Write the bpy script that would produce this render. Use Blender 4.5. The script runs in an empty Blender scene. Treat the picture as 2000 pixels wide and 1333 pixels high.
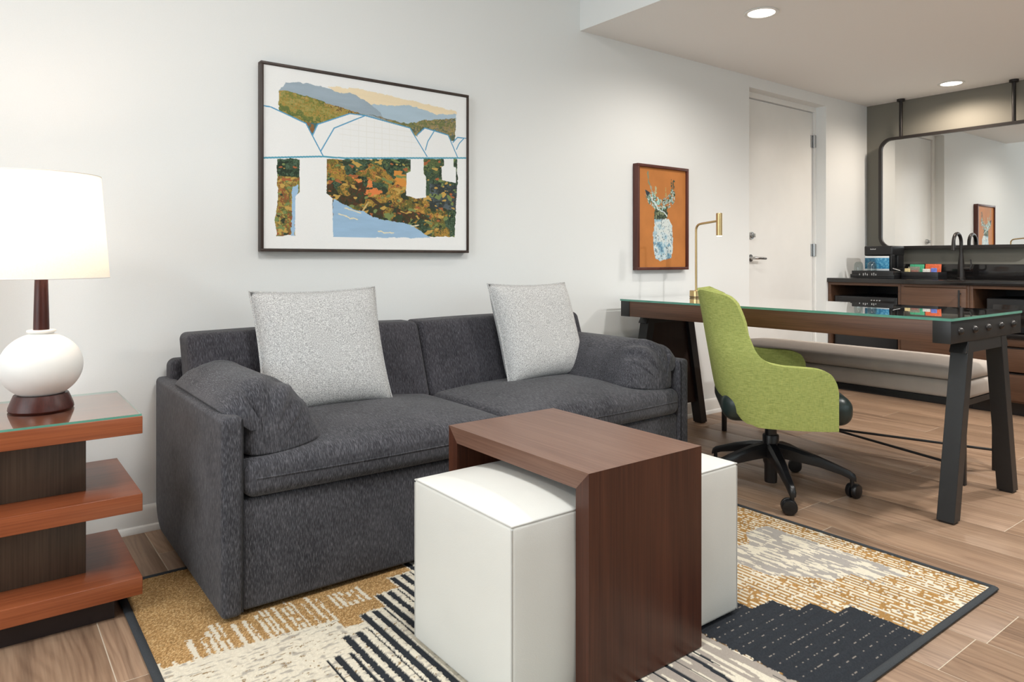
import bpy, bmesh, math, random
import numpy as np
from mathutils import Vector, Matrix
random.seed(7)
C = bpy.context.scene.collection
scene = bpy.context.scene

# ------------------------------------------------------------------ camera
cam_d = bpy.data.cameras.new('camera'); cam = bpy.data.objects.new('camera', cam_d); C.objects.link(cam)
cam_d.sensor_width = 36.0; cam_d.lens = 24.917; cam_d.shift_y = -0.079
cam_d.clip_start = 0.05; cam_d.clip_end = 60
cam.location = (0, -2.97, 1.02)
cam.rotation_euler = (math.radians(90), 0, math.radians(-37.181))
scene.camera = cam

# ------------------------------------------------------------------ view, world
scene.view_settings.view_transform = 'Standard'
scene.view_settings.look = 'None'
scene.view_settings.gamma = 1.0
scene.view_settings.use_curve_mapping = False
scene.view_settings.exposure = 0.0
world = bpy.data.worlds.new('daylight'); scene.world = world; world.use_nodes = True
wb = world.node_tree.nodes['Background']
wb.inputs[0].default_value = (0.86, 0.93, 1.0, 1); wb.inputs[1].default_value = 1.2

# ------------------------------------------------------------------ room dimensions
XL, XR = -3.0, 6.03        # window wall, kitchen wall
YF, YB = -4.7, 0.0         # wall behind the camera, main wall
ZC, ZS, XS = 2.78, 2.322, 2.738   # high ceiling, lowered ceiling, where it begins

def area_light(name, loc, rot, sx, sy, power, col):
    d = bpy.data.lights.new(name, 'AREA'); d.shape = 'RECTANGLE'; d.size = sx; d.size_y = sy
    d.energy = power; d.color = col
    o = bpy.data.objects.new(name, d); C.objects.link(o); o.location = loc; o.rotation_euler = rot
    return o
# daylight area lights added at two unseen windows (the glass of added_window_1 and added_window_2)
area_light('added_daylight', (XL + 0.06, -2.3, 1.55), (0, math.radians(-90), 0), 1.9, 3.4, 66, (0.85, 0.94, 1.0))
area_light('added_daylight', (2.6, YF + 0.06, 1.55), (math.radians(90), 0, 0), 4.4, 1.9, 8, (0.85, 0.94, 1.0))

# ------------------------------------------------------------------ helpers
def lin(c):
    return tuple(((x/255)/12.92 if x/255 <= 0.04045 else ((x/255+0.055)/1.055)**2.4) for x in c)

class NT:
    def __init__(s, name):
        s.m = bpy.data.materials.new(name); s.m.use_nodes = True
        s.t = s.m.node_tree; s.b = s.t.nodes['Principled BSDF']; s.out = s.t.nodes['Material Output']
    def n(s, typ, **kw):
        nd = s.t.nodes.new(typ)
        for k, v in kw.items(): setattr(nd, k, v)
        return nd
    def l(s, a, b): s.t.links.new(a, b)
    def coord(s, scale=(1,1,1), which='Object', jitter=False, rot=(0,0,0)):
        tc = s.n('ShaderNodeTexCoord'); mp = s.n('ShaderNodeMapping')
        mp.inputs['Scale'].default_value = scale; mp.inputs['Rotation'].default_value = rot
        src = tc.outputs[which]
        if jitter:
            oi = s.n('ShaderNodeObjectInfo'); mu = s.n('ShaderNodeVectorMath', operation='SCALE')
            cb = s.n('ShaderNodeCombineXYZ')
            for i, k in enumerate((13.7, 7.9, 3.1)):
                q = s.n('ShaderNodeMath', operation='MULTIPLY'); q.inputs[1].default_value = k
                s.l(oi.outputs['Random'], q.inputs[0]); s.l(q.outputs[0], cb.inputs[i])
            ad = s.n('ShaderNodeVectorMath', operation='ADD'); s.l(src, ad.inputs[0]); s.l(cb.outputs[0], ad.inputs[1])
            src = ad.outputs[0]
        s.l(src, mp.inputs['Vector']); return mp.outputs[0]
    def noise(s, vec, scale, detail=3, rough=0.55, dist=0):
        nd = s.n('ShaderNodeTexNoise'); nd.inputs['Scale'].default_value = scale; nd.inputs['Detail'].default_value = detail
        nd.inputs['Roughness'].default_value = rough; nd.inputs['Distortion'].default_value = dist
        s.l(vec, nd.inputs['Vector']); return nd.outputs['Fac']
    def ramp(s, fac, stops):
        r = s.n('ShaderNodeValToRGB'); e = r.color_ramp.elements
        while len(e) < len(stops): e.new(0.5)
        for k, (p, c) in enumerate(stops):
            e[k].position = p; e[k].color = (*c, 1)
        s.l(fac, r.inputs[0]); return r.outputs[0]
    def bump(s, h, strength=0.2, dist=0.002):
        b = s.n('ShaderNodeBump'); b.inputs['Strength'].default_value = strength; b.inputs['Distance'].default_value = dist
        s.l(h, b.inputs['Height']); s.l(b.outputs[0], s.b.inputs['Normal'])
    def mix(s, fac, a, b, mode='MIX'):
        m = s.n('ShaderNodeMix', data_type='RGBA', blend_type=mode)
        if isinstance(fac, (int, float)): m.inputs[0].default_value = fac
        else: s.l(fac, m.inputs[0])
        for q, i in ((a, 6), (b, 7)):
            if isinstance(q, tuple): m.inputs[i].default_value = (*q, 1)
            else: s.l(q, m.inputs[i])
        return m.outputs[2]

def simple(name, rgb, rough=0.5, metal=0.0, var=0.06, scale=30, bump=0.0, spec=0.5, coat=0.0):
    t = NT(name); c = lin(rgb); v = t.coord()
    f = t.noise(v, scale)
    t.l(t.ramp(f, [(0.3, tuple(x*(1-var) for x in c)), (0.7, tuple(min(1, x*(1+var)) for x in c))]), t.b.inputs['Base Color'])
    t.b.inputs['Roughness'].default_value = rough; t.b.inputs['Metallic'].default_value = metal
    t.b.inputs['Specular IOR Level'].default_value = spec; t.b.inputs['Coat Weight'].default_value = coat
    if bump: t.bump(f, bump)
    return t.m

def wood(name, dark, mid, light, axis='x', rough=0.4, scale=1.0, jitter=False, contrast=1.0, spec=0.4):
    """straight grain along one axis: long stretched noise plus fine pores"""
    t = NT(name)
    a = {'x': (1.1, 16, 16), 'y': (16, 1.1, 16), 'z': (16, 16, 1.1)}[axis]
    v = t.coord(tuple(x*scale for x in a), jitter=jitter)
    f1 = t.noise(v, 1.0, 4, 0.6, 0.9)
    p = {'x': (3, 220, 220), 'y': (220, 3, 220), 'z': (220, 220, 3)}[axis]
    f2 = t.noise(t.coord(p, jitter=jitter), 1.0, 2)
    col = t.ramp(f1, [(0.5-0.22*contrast, lin(dark)), (0.5, lin(mid)), (0.5+0.22*contrast, lin(light))])
    col = t.mix(0.35, col, t.ramp(f2, [(0.35, lin(dark)), (0.65, lin(light))]))
    t.l(col, t.b.inputs['Base Color']); t.b.inputs['Roughness'].default_value = rough
    t.b.inputs['Specular IOR Level'].default_value = spec
    t.bump(f2, 0.08, 0.001)
    return t.m

def heather(name, dark, mid, light, nrm_mix=True, fine=640, bump=0.5):
    """woven cloth whose slubs run up the front faces and down the side faces"""
    t = NT(name)
    va = t.coord((fine, fine*0.10, fine*0.10)); vb = t.coord((fine*0.5, fine, fine*0.10))
    fa = t.noise(va, 1.0, 2, 0.6); fb = t.noise(vb, 1.0, 2, 0.6)
    g = t.n('ShaderNodeNewGeometry'); sp = t.n('ShaderNodeSeparateXYZ'); t.l(g.outputs['Normal'], sp.inputs[0])
    ab = t.n('ShaderNodeMath', operation='ABSOLUTE'); t.l(sp.outputs[0], ab.inputs[0])
    gt = t.n('ShaderNodeMath', operation='GREATER_THAN'); t.l(ab.outputs[0], gt.inputs[0]); gt.inputs[1].default_value = 0.72
    mx = t.n('ShaderNodeMix', data_type='FLOAT'); t.l(gt.outputs[0], mx.inputs[0]); t.l(fa, mx.inputs[2]); t.l(fb, mx.inputs[3])
    f = mx.outputs[0]
    big = t.noise(t.coord((6, 6, 6)), 1.0, 2)
    col = t.ramp(f, [(0.32, lin(dark)), (0.5, lin(mid)), (0.7, lin(light))])
    col = t.mix(0.18, col, t.ramp(big, [(0.3, lin(dark)), (0.7, lin(light))]))
    t.l(col, t.b.inputs['Base Color']); t.b.inputs['Roughness'].default_value = 0.95
    t.b.inputs['Specular IOR Level'].default_value = 0.15
    t.b.inputs['Sheen Weight'].default_value = 0.12
    t.bump(f, bump, 0.0012)
    return t.m

# --- geometry collector
class G:
    def __init__(s): s.v = []; s.f = []; s.mi = []
    def add(s, vs, fs, mi=0):
        o = len(s.v); s.v += [tuple(p) for p in vs]; s.f += [tuple(i+o for i in f) for f in fs]; s.mi += [mi]*len(fs); return s
    def box(s, lo, hi, r=0.0, k=2, mid=1, fn=None, mi=0):
        lo = list(lo); hi = list(hi)
        for i in range(3):
            if lo[i] > hi[i]: lo[i], hi[i] = hi[i], lo[i]
        if r <= 0:
            x0,y0,z0 = lo; x1,y1,z1 = hi
            vs = [(x0,y0,z0),(x1,y0,z0),(x1,y1,z0),(x0,y1,z0),(x0,y0,z1),(x1,y0,z1),(x1,y1,z1),(x0,y1,z1)]
            fs = [(0,3,2,1),(4,5,6,7),(0,1,5,4),(1,2,6,5),(2,3,7,6),(3,0,4,7)]
            return s.add(vs if fn is None else [fn(*p) for p in vs], fs, mi)
        r = min(r, min(hi[i]-lo[i] for i in range(3))*0.499)
        mids = mid if isinstance(mid, (tuple, list)) else (mid,)*3
        ax = []
        for i in range(3):
            a, b = lo[i], hi[i]
            e = [r*(1-math.cos(0.5*math.pi*j/k)) if False else r*j/k for j in range(k+1)]
            c = [a+q for q in e] + [a+r+(b-a-2*r)*j/mids[i] for j in range(1, mids[i])] + [b-q for q in reversed(e)]
            ax.append(c)
        idx = {}; vs = []; fs = []
        def vid(i, j, l):
            key = (i, j, l)
            if key not in idx:
                p = [ax[0][i], ax[1][j], ax[2][l]]
                inn = [min(max(p[q], lo[q]+r), hi[q]-r) for q in range(3)]
                d = [p[q]-inn[q] for q in range(3)]; n = math.sqrt(sum(x*x for x in d))
                if n > 1e-9: p = [inn[q]+d[q]*r/n for q in range(3)]
                idx[key] = len(vs); vs.append(tuple(p))
            return idx[key]
        nx, ny, nz = (len(a)-1 for a in ax)
        for i in range(nx):
            for j in range(ny):
                fs.append((vid(i,j,0), vid(i,j+1,0), vid(i+1,j+1,0), vid(i+1,j,0)))
                fs.append((vid(i,j,nz), vid(i+1,j,nz), vid(i+1,j+1,nz), vid(i,j+1,nz)))
        for i in range(nx):
            for l in range(nz):
                fs.append((vid(i,0,l), vid(i+1,0,l), vid(i+1,0,l+1), vid(i,0,l+1)))
                fs.append((vid(i,ny,l), vid(i,ny,l+1), vid(i+1,ny,l+1), vid(i+1,ny,l)))
        for j in range(ny):
            for l in range(nz):
                fs.append((vid(0,j,l), vid(0,j,l+1), vid(0,j+1,l+1), vid(0,j+1,l)))
                fs.append((vid(nx,j,l), vid(nx,j+1,l), vid(nx,j+1,l+1), vid(nx,j,l+1)))
        if fn: vs = [fn(*p) for p in vs]
        return s.add(vs, fs, mi)
    def lathe(s, prof, c=(0,0), n=32, mi=0, cap=True):
        vs = []; fs = []
        for (r, z) in prof:
            for i in range(n):
                a = 2*math.pi*i/n; vs.append((c[0]+r*math.cos(a), c[1]+r*math.sin(a), z))
        m = len(prof)
        for j in range(m-1):
            for i in range(n):
                q = (i+1) % n; fs.append((j*n+i, j*n+q, (j+1)*n+q, (j+1)*n+i))
        if cap:
            fs.append(tuple(reversed(range(n)))); fs.append(tuple((m-1)*n+i for i in range(n)))
        return s.add(vs, fs, mi)
    def tube(s, pts, r, n=10, closed=False, mi=0, prof=None):
        P = [Vector(p) for p in pts]; m = len(P); vs = []; fs = []
        rs = r if isinstance(r, (list, tuple)) else [r]*m
        T = []
        for i in range(m):
            if closed: t = P[(i+1) % m]-P[i-1]
            else: t = P[min(i+1, m-1)]-P[max(i-1, 0)]
            T.append(t.normalized())
        up = Vector((0,0,1)) if abs(T[0].z) < 0.9 else Vector((1,0,0))
        u = (up - T[0]*up.dot(T[0])).normalized()
        for i in range(m):
            u = (u - T[i]*u.dot(T[i])).normalized(); w = T[i].cross(u)
            for j in range(n):
                a = 2*math.pi*j/n
                if prof: ca, sa = prof[j]
                else: ca, sa = math.cos(a), math.sin(a)
                vs.append(tuple(P[i]+(u*ca+w*sa)*rs[i]))
        for i in range(m if closed else m-1):
            for j in range(n):
                a, b = i*n+j, i*n+(j+1) % n; c, d = ((i+1) % m)*n+(j+1) % n, ((i+1) % m)*n+j
                fs.append((a, b, c, d))
        if not closed:
            fs.append(tuple(reversed(range(n)))); fs.append(tuple((m-1)*n+j for j in range(n)))
        return s.add(vs, fs, mi)
    def prism(s, poly, axis, a, b, mi=0):
        """polygon in the two other axes pushed from a to b along axis"""
        def mk(p, t): return {'x': (t, p[0], p[1]), 'y': (p[0], t, p[1]), 'z': (p[0], p[1], t)}[axis]
        n = len(poly)
        vs = [mk(p, a) for p in poly]+[mk(p, b) for p in poly]
        fs = [tuple(range(n)), tuple(reversed(range(n, 2*n)))]+[(i+n, (i+1) % n+n, (i+1) % n, i) for i in range(n)]
        return s.add(vs, fs, mi)
    def mesh(s, name, mats, smooth=35, bevel=0.0, seg=2):
        me = bpy.data.meshes.new(name); me.from_pydata(s.v, [], s.f)
        for m in (mats if isinstance(mats, (list, tuple)) else [mats]): me.materials.append(m)
        me.polygons.foreach_set('material_index', s.mi)
        bm = bmesh.new(); bm.from_mesh(me)
        bmesh.ops.recalc_face_normals(bm, faces=bm.faces)
        if bevel > 0:
            es = [e for e in bm.edges if len(e.link_faces) == 2 and e.calc_face_angle(0) > 0.4]
            bmesh.ops.bevel(bm, geom=es, offset=bevel, segments=seg, affect='EDGES', profile=0.5, clamp_overlap=True)
        bm.to_mesh(me); bm.free()
        if smooth:
            me.polygons.foreach_set('use_smooth', [True]*len(me.polygons))
            me.set_sharp_from_angle(angle=math.radians(smooth))
        me.update(); return me

def obj(name, g, mats, parent=None, smooth=35, bevel=0.0, seg=2, label=None):
    me = g.mesh(name, mats, smooth, bevel, seg) if isinstance(g, G) else g
    o = bpy.data.objects.new(name, me); C.objects.link(o)
    if parent is not None:
        o.parent = parent
        if not parent.get('_local'):
            top = parent if parent.parent is None else parent.parent
            if parent is top and parent.type == 'EMPTY': o.location = -parent.location
    if label: o['label'] = label
    return o
def thing(name, label, cat, loc=(0,0,0), rotz=0.0, group=None, local=False):
    o = bpy.data.objects.new(name, None); C.objects.link(o); o.empty_display_size = 0.05
    o.location = loc; o.rotation_euler = (0,0,rotz); o['label'] = label; o['category'] = cat
    if group: o['group'] = group
    if local: o['_local'] = 1
    return o
def tag(o, label, cat, group=None):
    o['label'] = label; o['category'] = cat
    if group: o['group'] = group
    return o
def struct(name, g, m, label=None, parent=None, **kw):
    o = obj(name, g, m, parent, **kw)
    if parent is None: o['kind'] = 'structure'
    if label: o['label'] = label
    return o

# --- number crunching for painted / woven surfaces
def h2(ix, iy, seed):
    q = np.sin(ix*127.1+iy*311.7+seed*74.7)*43758.5453
    return q-np.floor(q)
def vn(x, y, seed=0):
    ix, iy = np.floor(x), np.floor(y); fx, fy = x-ix, y-iy
    fx = fx*fx*(3-2*fx); fy = fy*fy*(3-2*fy)
    a, b, c, d = h2(ix,iy,seed), h2(ix+1,iy,seed), h2(ix,iy+1,seed), h2(ix+1,iy+1,seed)
    return (a*(1-fx)+b*fx)*(1-fy)+(c*(1-fx)+d*fx)*fy
def fbm(x, y, seed=0, o=3):
    t = 0; a = 0.5; k = 1
    for i in range(o): t = t+a*vn(x*k, y*k, seed+i*3); a *= 0.5; k *= 2.1
    return t/(1-0.5**o)
def inpoly(x, y, poly):
    r = np.zeros(x.shape, bool); n = len(poly); j = n-1
    for i in range(n):
        xi, yi = poly[i]; xj, yj = poly[j]
        if yi != yj:
            r ^= ((yi > y) != (yj > y)) & (x < (xj-xi)*(y-yi)/(yj-yi)+xi)
        j = i
    return r
def segdist(x, y, pts, ax=1.0, ay=1.0):
    d = np.full(x.shape, 9.0)
    for (x0,y0),(x1,y1) in zip(pts[:-1], pts[1:]):
        px, py = (x-x0)*ax, (y-y0)*ay; vx, vy = (x1-x0)*ax, (y1-y0)*ay
        t = np.clip((px*vx+py*vy)/(vx*vx+vy*vy+1e-12), 0, 1)
        d = np.minimum(d, np.hypot(px-t*vx, py-t*vy))
    return d
L3 = lambda c: np.array(lin(c))
def grid_mesh(name, P, col, mat):
    """P: (ny,nx,3) points, col: (ny,nx,3) linear colour stored in the attribute Col"""
    ny, nx = P.shape[:2]; me = bpy.data.meshes.new(name)
    i = np.arange(nx-1)[None, :]+np.arange(ny-1)[:, None]*nx
    q = np.stack([i, i+1, i+1+nx, i+nx], -1).reshape(-1, 4)
    me.vertices.add(nx*ny); me.vertices.foreach_set('co', P.reshape(-1).astype(np.float32))
    me.loops.add(q.size); me.loops.foreach_set('vertex_index', q.reshape(-1).astype(np.int32))
    me.polygons.add(len(q)); me.polygons.foreach_set('loop_start', np.arange(0, q.size, 4, dtype=np.int32))
    me.polygons.foreach_set('use_smooth', np.ones(len(q), bool))
    a = me.color_attributes.new('Col', 'FLOAT_COLOR', 'POINT')
    rgba = np.ones((nx*ny, 4), np.float32); rgba[:, :3] = col.reshape(-1, 3); a.data.foreach_set('color', rgba.reshape(-1))
    me.materials.append(mat); me.update(calc_edges=True); me.validate(); return me
def colmat(name, rough, bscale, bstr, spec=0.3, var=0.1):
    t = NT(name); a = t.n('ShaderNodeVertexColor', layer_name='Col')
    f = t.noise(t.coord(), bscale, 3)
    t.l(t.mix(1.0, a.outputs[0], t.ramp(f, [(0.25, (1-var,)*3), (0.75, (1+var,)*3)]), 'MULTIPLY'), t.b.inputs['Base Color'])
    t.b.inputs['Roughness'].default_value = rough; t.b.inputs['Specular IOR Level'].default_value = spec
    t.bump(f, bstr, 0.002); return t.m

# ------------------------------------------------------------------ materials
M = {}
def plaster(name, rgb):
    t = NT(name); f = t.noise(t.coord((1,1,1)), 260, 3); c = lin(rgb)
    t.l(t.ramp(f, [(0.3, tuple(x*0.985 for x in c)), (0.7, tuple(min(1, x*1.01) for x in c))]), t.b.inputs['Base Color'])
    t.b.inputs['Roughness'].default_value = 0.85; t.b.inputs['Specular IOR Level'].default_value = 0.2
    t.bump(f, 0.05, 0.001); return t.m
M['wall'] = plaster('wall paint', (233, 235, 234))
M['ceil'] = plaster('ceiling paint', (245, 244, 242))
M['green'] = plaster('sage wall paint', (124, 121, 112))
M['trim'] = simple('white trim paint', (232, 231, 227), 0.45, var=0.01)
M['door'] = simple('door paint', (238, 238, 235), 0.42, var=0.015, scale=6)
M['grout'] = simple('grout', (200, 184, 164), 0.9)
M['chrome'] = simple('satin chrome', (190, 190, 190), 0.25, 1.0, var=0.02)
M['brass'] = simple('brushed brass', (200, 172, 124), 0.3, 1.0, var=0.04, scale=80)
M['black'] = simple('black powder coat', (33, 33, 34), 0.45, var=0.08, scale=60)
M['blackmetal'] = simple('black bronze metal', (44, 40, 38), 0.35, 0.3, var=0.05)
M['plastic'] = simple('black plastic', (24, 24, 26), 0.35, var=0.05)
M['appliance'] = simple('black appliance', (30, 31, 34), 0.28, var=0.05)
M['stone'] = simple('black stone', (30, 28, 28), 0.12, var=0.25, scale=140, coat=0.2)
M['white_ceramic'] = simple('matte white ceramic', (238, 237, 233), 0.45, var=0.01)
M['lampwood'] = wood('dark red lamp wood', (48, 20, 16), (66, 29, 23), (80, 36, 28), 'z', 0.35)
M['cherry'] = wood('cherry veneer along x', (116, 58, 33), (144, 77, 46), (164, 94, 59), 'x', 0.28, 1.0)
M['columnwood'] = wood('dark column veneer', (62, 49, 40), (80, 65, 54), (96, 79, 65), 'z', 0.4)
M['walnut_sheen'] = wood('walnut along y with painted sheen', (92, 64, 52), (112, 81, 67), (128, 97, 81), 'y', 0.38)  # table top copy, lightened to put the wall's sheen into the colour
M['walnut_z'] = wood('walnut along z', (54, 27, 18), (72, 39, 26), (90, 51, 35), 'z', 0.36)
M['deskwood'] = wood('desk walnut', (68, 44, 31), (90, 60, 43), (108, 74, 54), 'y', 0.4)
M['panelwood'] = wood('dark panel wood', (34, 20, 16), (44, 27, 21), (54, 34, 26), 'z', 0.5)
M['cabwood'] = wood('cabinet walnut', (72, 50, 38), (92, 66, 50), (106, 78, 60), 'y', 0.42)
M['framewood'] = wood('print frame walnut', (66, 32, 27), (88, 46, 38), (100, 56, 46), 'z', 0.4)
M['framebrown'] = wood('painting frame brown', (44, 34, 30), (58, 46, 40), (74, 60, 52), 'z', 0.45)
M['sofa'] = heather('charcoal heather cloth', (34, 34, 38), (60, 60, 65), (108, 107, 112))
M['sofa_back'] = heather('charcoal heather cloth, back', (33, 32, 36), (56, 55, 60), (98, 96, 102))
M['felt'] = simple('black underlay', (20, 20, 22), 0.9)

def pillow_mat():
    t = NT('grey boucle'); v = t.coord()
    f = t.noise(v, 300, 3, 0.7); f2 = t.noise(v, 420, 2)
    col = t.ramp(f, [(0.34, lin((142, 142, 143))), (0.5, lin((194, 194, 194))), (0.64, lin((232, 232, 230)))])
    t.l(col, t.b.inputs['Base Color']); t.b.inputs['Roughness'].default_value = 0.95
    t.b.inputs['Specular IOR Level'].default_value = 0.1; t.bump(f, 0.7, 0.004); return t.m
M['boucle'] = pillow_mat()
def leather(name, rgb, rough, sc=350, b=0.12):
    t = NT(name); v = t.coord(); vo = t.n('ShaderNodeTexVoronoi'); vo.inputs['Scale'].default_value = sc; t.l(v, vo.inputs['Vector'])
    c = lin(rgb); f = t.noise(v, 3, 2)
    t.l(t.ramp(f, [(0.3, tuple(x*0.96 for x in c)), (0.7, tuple(min(1, x*1.03) for x in c))]), t.b.inputs['Base Color'])
    t.b.inputs['Roughness'].default_value = rough; t.bump(vo.outputs['Distance'], b, 0.0008); return t.m
M['white_leather'] = leather('white leather', (224, 223, 217), 0.5)
M['seam'] = simple('stitched seam', (188, 186, 181), .7)
M['green_leather'] = leather('dark green leather', (34, 46, 44), 0.33)
def lime():
    t = NT('lime woven cloth'); v = t.coord((45, 45, 420)); f = t.noise(v, 1.0, 2)
    v2 = t.coord((500, 500, 60)); f2 = t.noise(v2, 1.0, 2)
    c = t.ramp(f, [(0.3, lin((134, 144, 74))), (0.5, lin((162, 168, 94))), (0.7, lin((182, 186, 114)))])
    c = t.mix(0.4, c, t.ramp(f2, [(0.3, lin((112, 136, 78))), (0.7, lin((174, 176, 104)))]))
    t.l(c, t.b.inputs['Base Color']); t.b.inputs['Roughness'].default_value = 0.9; t.b.inputs['Specular IOR Level'].default_value = 0.15
    t.bump(f, 0.35, 0.001); return t.m
M['lime'] = lime()
M['taupe'] = simple('taupe velvet', (182, 171, 161), 0.8, var=0.05, scale=14, bump=0.05)

def plank_mat():
    t = NT('oak look plank tile')
    v = t.coord((9, 0.75, 1), jitter=True)
    warp = t.noise(t.coord((5, 0.9, 1), jitter=True), 1.0, 2)
    ad = t.n('ShaderNodeVectorMath', operation='ADD'); sc = t.n('ShaderNodeVectorMath', operation='SCALE')
    cb = t.n('ShaderNodeCombineXYZ'); t.l(warp, cb.inputs[0]); t.l(cb.outputs[0], sc.inputs[0]); sc.inputs['Scale'].default_value = 2.4
    t.l(v, ad.inputs[0]); t.l(sc.outputs[0], ad.inputs[1])
    wv = t.n('ShaderNodeTexWave', wave_type='BANDS', bands_direction='X'); wv.inputs['Scale'].default_value = 1.6
    wv.inputs['Distortion'].default_value = 5.0; wv.inputs['Detail'].default_value = 3; wv.inputs['Detail Scale'].default_value = 1.2
    t.l(ad.outputs[0], wv.inputs['Vector'])
    big = t.noise(t.coord((20, 0.7, 1), jitter=True), 1.0, 4, .6)
    fine = t.noise(t.coord((160, 5, 1), jitter=True), 1.0, 3)
    c = t.ramp(wv.outputs['Fac'], [(0.06, lin((126, 100, 81))), (0.45, lin((160, 131, 107))), (0.95, lin((172, 144, 119)))])
    c = t.mix(0.62, c, t.ramp(big, [(0.32, lin((94, 70, 55))), (0.45, lin((150, 120, 97))), (0.58, lin((168, 138, 113))), (0.75, lin((190, 161, 136)))]))
    c = t.mix(0.3, c, t.ramp(fine, [(0.3, lin((120, 94, 76))), (0.65, lin((178, 149, 124)))]))
    oi = t.n('ShaderNodeObjectInfo')
    c = t.mix(1.0, c, t.ramp(oi.outputs['Random'], [(0.0, (0.96, 0.96, 0.96)), (1.0, (1.05, 1.04, 1.03))]), 'MULTIPLY')
    t.l(c, t.b.inputs['Base Color']); t.b.inputs['Roughness'].default_value = 0.42; t.b.inputs['Specular IOR Level'].default_value = 0.4
    t.bump(fine, 0.06, 0.001); return t.m
M['plank'] = plank_mat()

def clear_glass(name, tint, refl=1.0):
    t = NT(name); t.t.nodes.remove(t.b)
    tr = t.n('ShaderNodeBsdfTransparent'); tr.inputs[0].default_value = (*tint, 1)
    gl = t.n('ShaderNodeBsdfGlossy'); gl.inputs['Roughness'].default_value = 0.01; gl.inputs[0].default_value = (refl, refl, refl, 1)
    fr = t.n('ShaderNodeFresnel'); fr.inputs['IOR'].default_value = 1.52
    ns = t.noise(t.coord(), 2.0, 1); bp = t.n('ShaderNodeBump'); bp.inputs['Strength'].default_value = 0.004; t.l(ns, bp.inputs['Height'])
    t.l(bp.outputs[0], gl.inputs['Normal'])
    gm = t.n('ShaderNodeNewGeometry'); iv = t.n('ShaderNodeMath', operation='SUBTRACT'); iv.inputs[0].default_value = 1.0; t.l(gm.outputs['Backfacing'], iv.inputs[1])
    fm = t.n('ShaderNodeMath', operation='MULTIPLY'); fd2 = t.n('ShaderNodeMath', operation='MULTIPLY'); fd2.use_clamp = True; fd2.inputs[1].default_value = 1.4; t.l(fr.outputs[0], fd2.inputs[0]); t.l(fd2.outputs[0], fm.inputs[0]); t.l(iv.outputs[0], fm.inputs[1])
    mx = t.n('ShaderNodeMixShader'); t.l(fm.outputs[0], mx.inputs[0]); t.l(tr.outputs[0], mx.inputs[1]); t.l(gl.outputs[0], mx.inputs[2])
    t.l(mx.outputs[0], t.out.inputs['Surface']); return t.m
M['glass'] = clear_glass('clear glass', (0.93, 0.97, 0.95))
M['glass_edge'] = simple('green glass edge', (96, 156, 138), 0.15, var=0.12, scale=12)
M['tumbler'] = clear_glass('tumbler glass', (0.88, 0.91, 0.91))
def mirror_mat():
    t = NT('silvered mirror'); f = t.noise(t.coord(), 1.0, 1)
    t.l(t.ramp(f, [(0, (0.86, 0.865, 0.85)), (1, (0.88, 0.885, 0.87))]), t.b.inputs['Base Color'])
    t.b.inputs['Metallic'].default_value = 1.0; t.b.inputs['Roughness'].default_value = 0.0; return t.m
M['mirror'] = mirror_mat()
def emit(name, col, s):
    t = NT(name); f = t.noise(t.coord(), 5, 1)
    t.l(t.ramp(f, [(0, col), (1, col)]), t.b.inputs['Emission Color']); t.b.inputs['Emission Strength'].default_value = s
    t.b.inputs['Base Color'].default_value = (0.9, 0.88, 0.85, 1); return t.m
M['led'] = emit('downlight lens', (1.0, 0.88, 0.74), 9.0)
def shade_mat():
    t = NT('linen lamp shade'); f = t.noise(t.coord((300, 300, 300)), 1.0, 2)
    t.t.nodes.remove(t.b)
    c = t.ramp(f, [(0.3, (0.90, 0.87, 0.82)), (0.7, (0.95, 0.92, 0.88))])
    d = t.n('ShaderNodeBsdfDiffuse'); tl = t.n('ShaderNodeBsdfTranslucent'); t.l(c, d.inputs[0]); t.l(c, tl.inputs[0])
    mx = t.n('ShaderNodeMixShader'); mx.inputs[0].default_value = 0.5; t.l(d.outputs[0], mx.inputs[1]); t.l(tl.outputs[0], mx.inputs[2])
    t.l(mx.outputs[0], t.out.inputs['Surface']); return t.m
M['shade'] = shade_mat()
# ------------------------------------------------------------------ the room
DX0, DX1, DZ = 4.352, 5.375, 2.242          # door opening in the main wall
T = 0.16
g = G()
g.box((XL-T, YB, 0), (DX0, YB+T, ZC)); g.box((DX1, YB, 0), (XR+T, YB+T, ZC)); g.box((DX0, YB, DZ), (DX1, YB+T, ZC))
struct('wall_back', g, M['wall'], 'long white painted wall behind the sofa', smooth=0)
struct('wall_right', G().box((XR, YF-T, 0), (XR+T, YB, ZC)), M['green'], 'sage green wall behind the kitchenette', smooth=0)
g = G(); wy0, wy1, wz0, wz1 = -4.0, -0.6, 0.6, 2.5
g.box((XL-T, YF-T, 0), (XL, wy0, ZC)); g.box((XL-T, wy1, 0), (XL, YB, ZC)); g.box((XL-T, wy0, 0), (XL, wy1, wz0)); g.box((XL-T, wy0, wz1), (XL, wy1, ZC))
struct('wall_left', g, M['wall'], 'white window wall beside the side table', smooth=0)
g = G(); vx0, vx1 = 0.4, 4.8
g.box((XL, YF-T, 0), (vx0, YF, ZC)); g.box((vx1, YF-T, 0), (XR, YF, ZC)); g.box((vx0, YF-T, 0), (vx1, YF, wz0)); g.box((vx0, YF-T, wz1), (vx1, YF, ZC))
struct('wall_front', g, plaster('bounce-damping taupe paint', (128, 120, 112)), 'wall behind the viewpoint, toned taupe to damp bounce light', smooth=0)  # unseen wall painted darker so it bounces less light
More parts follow.
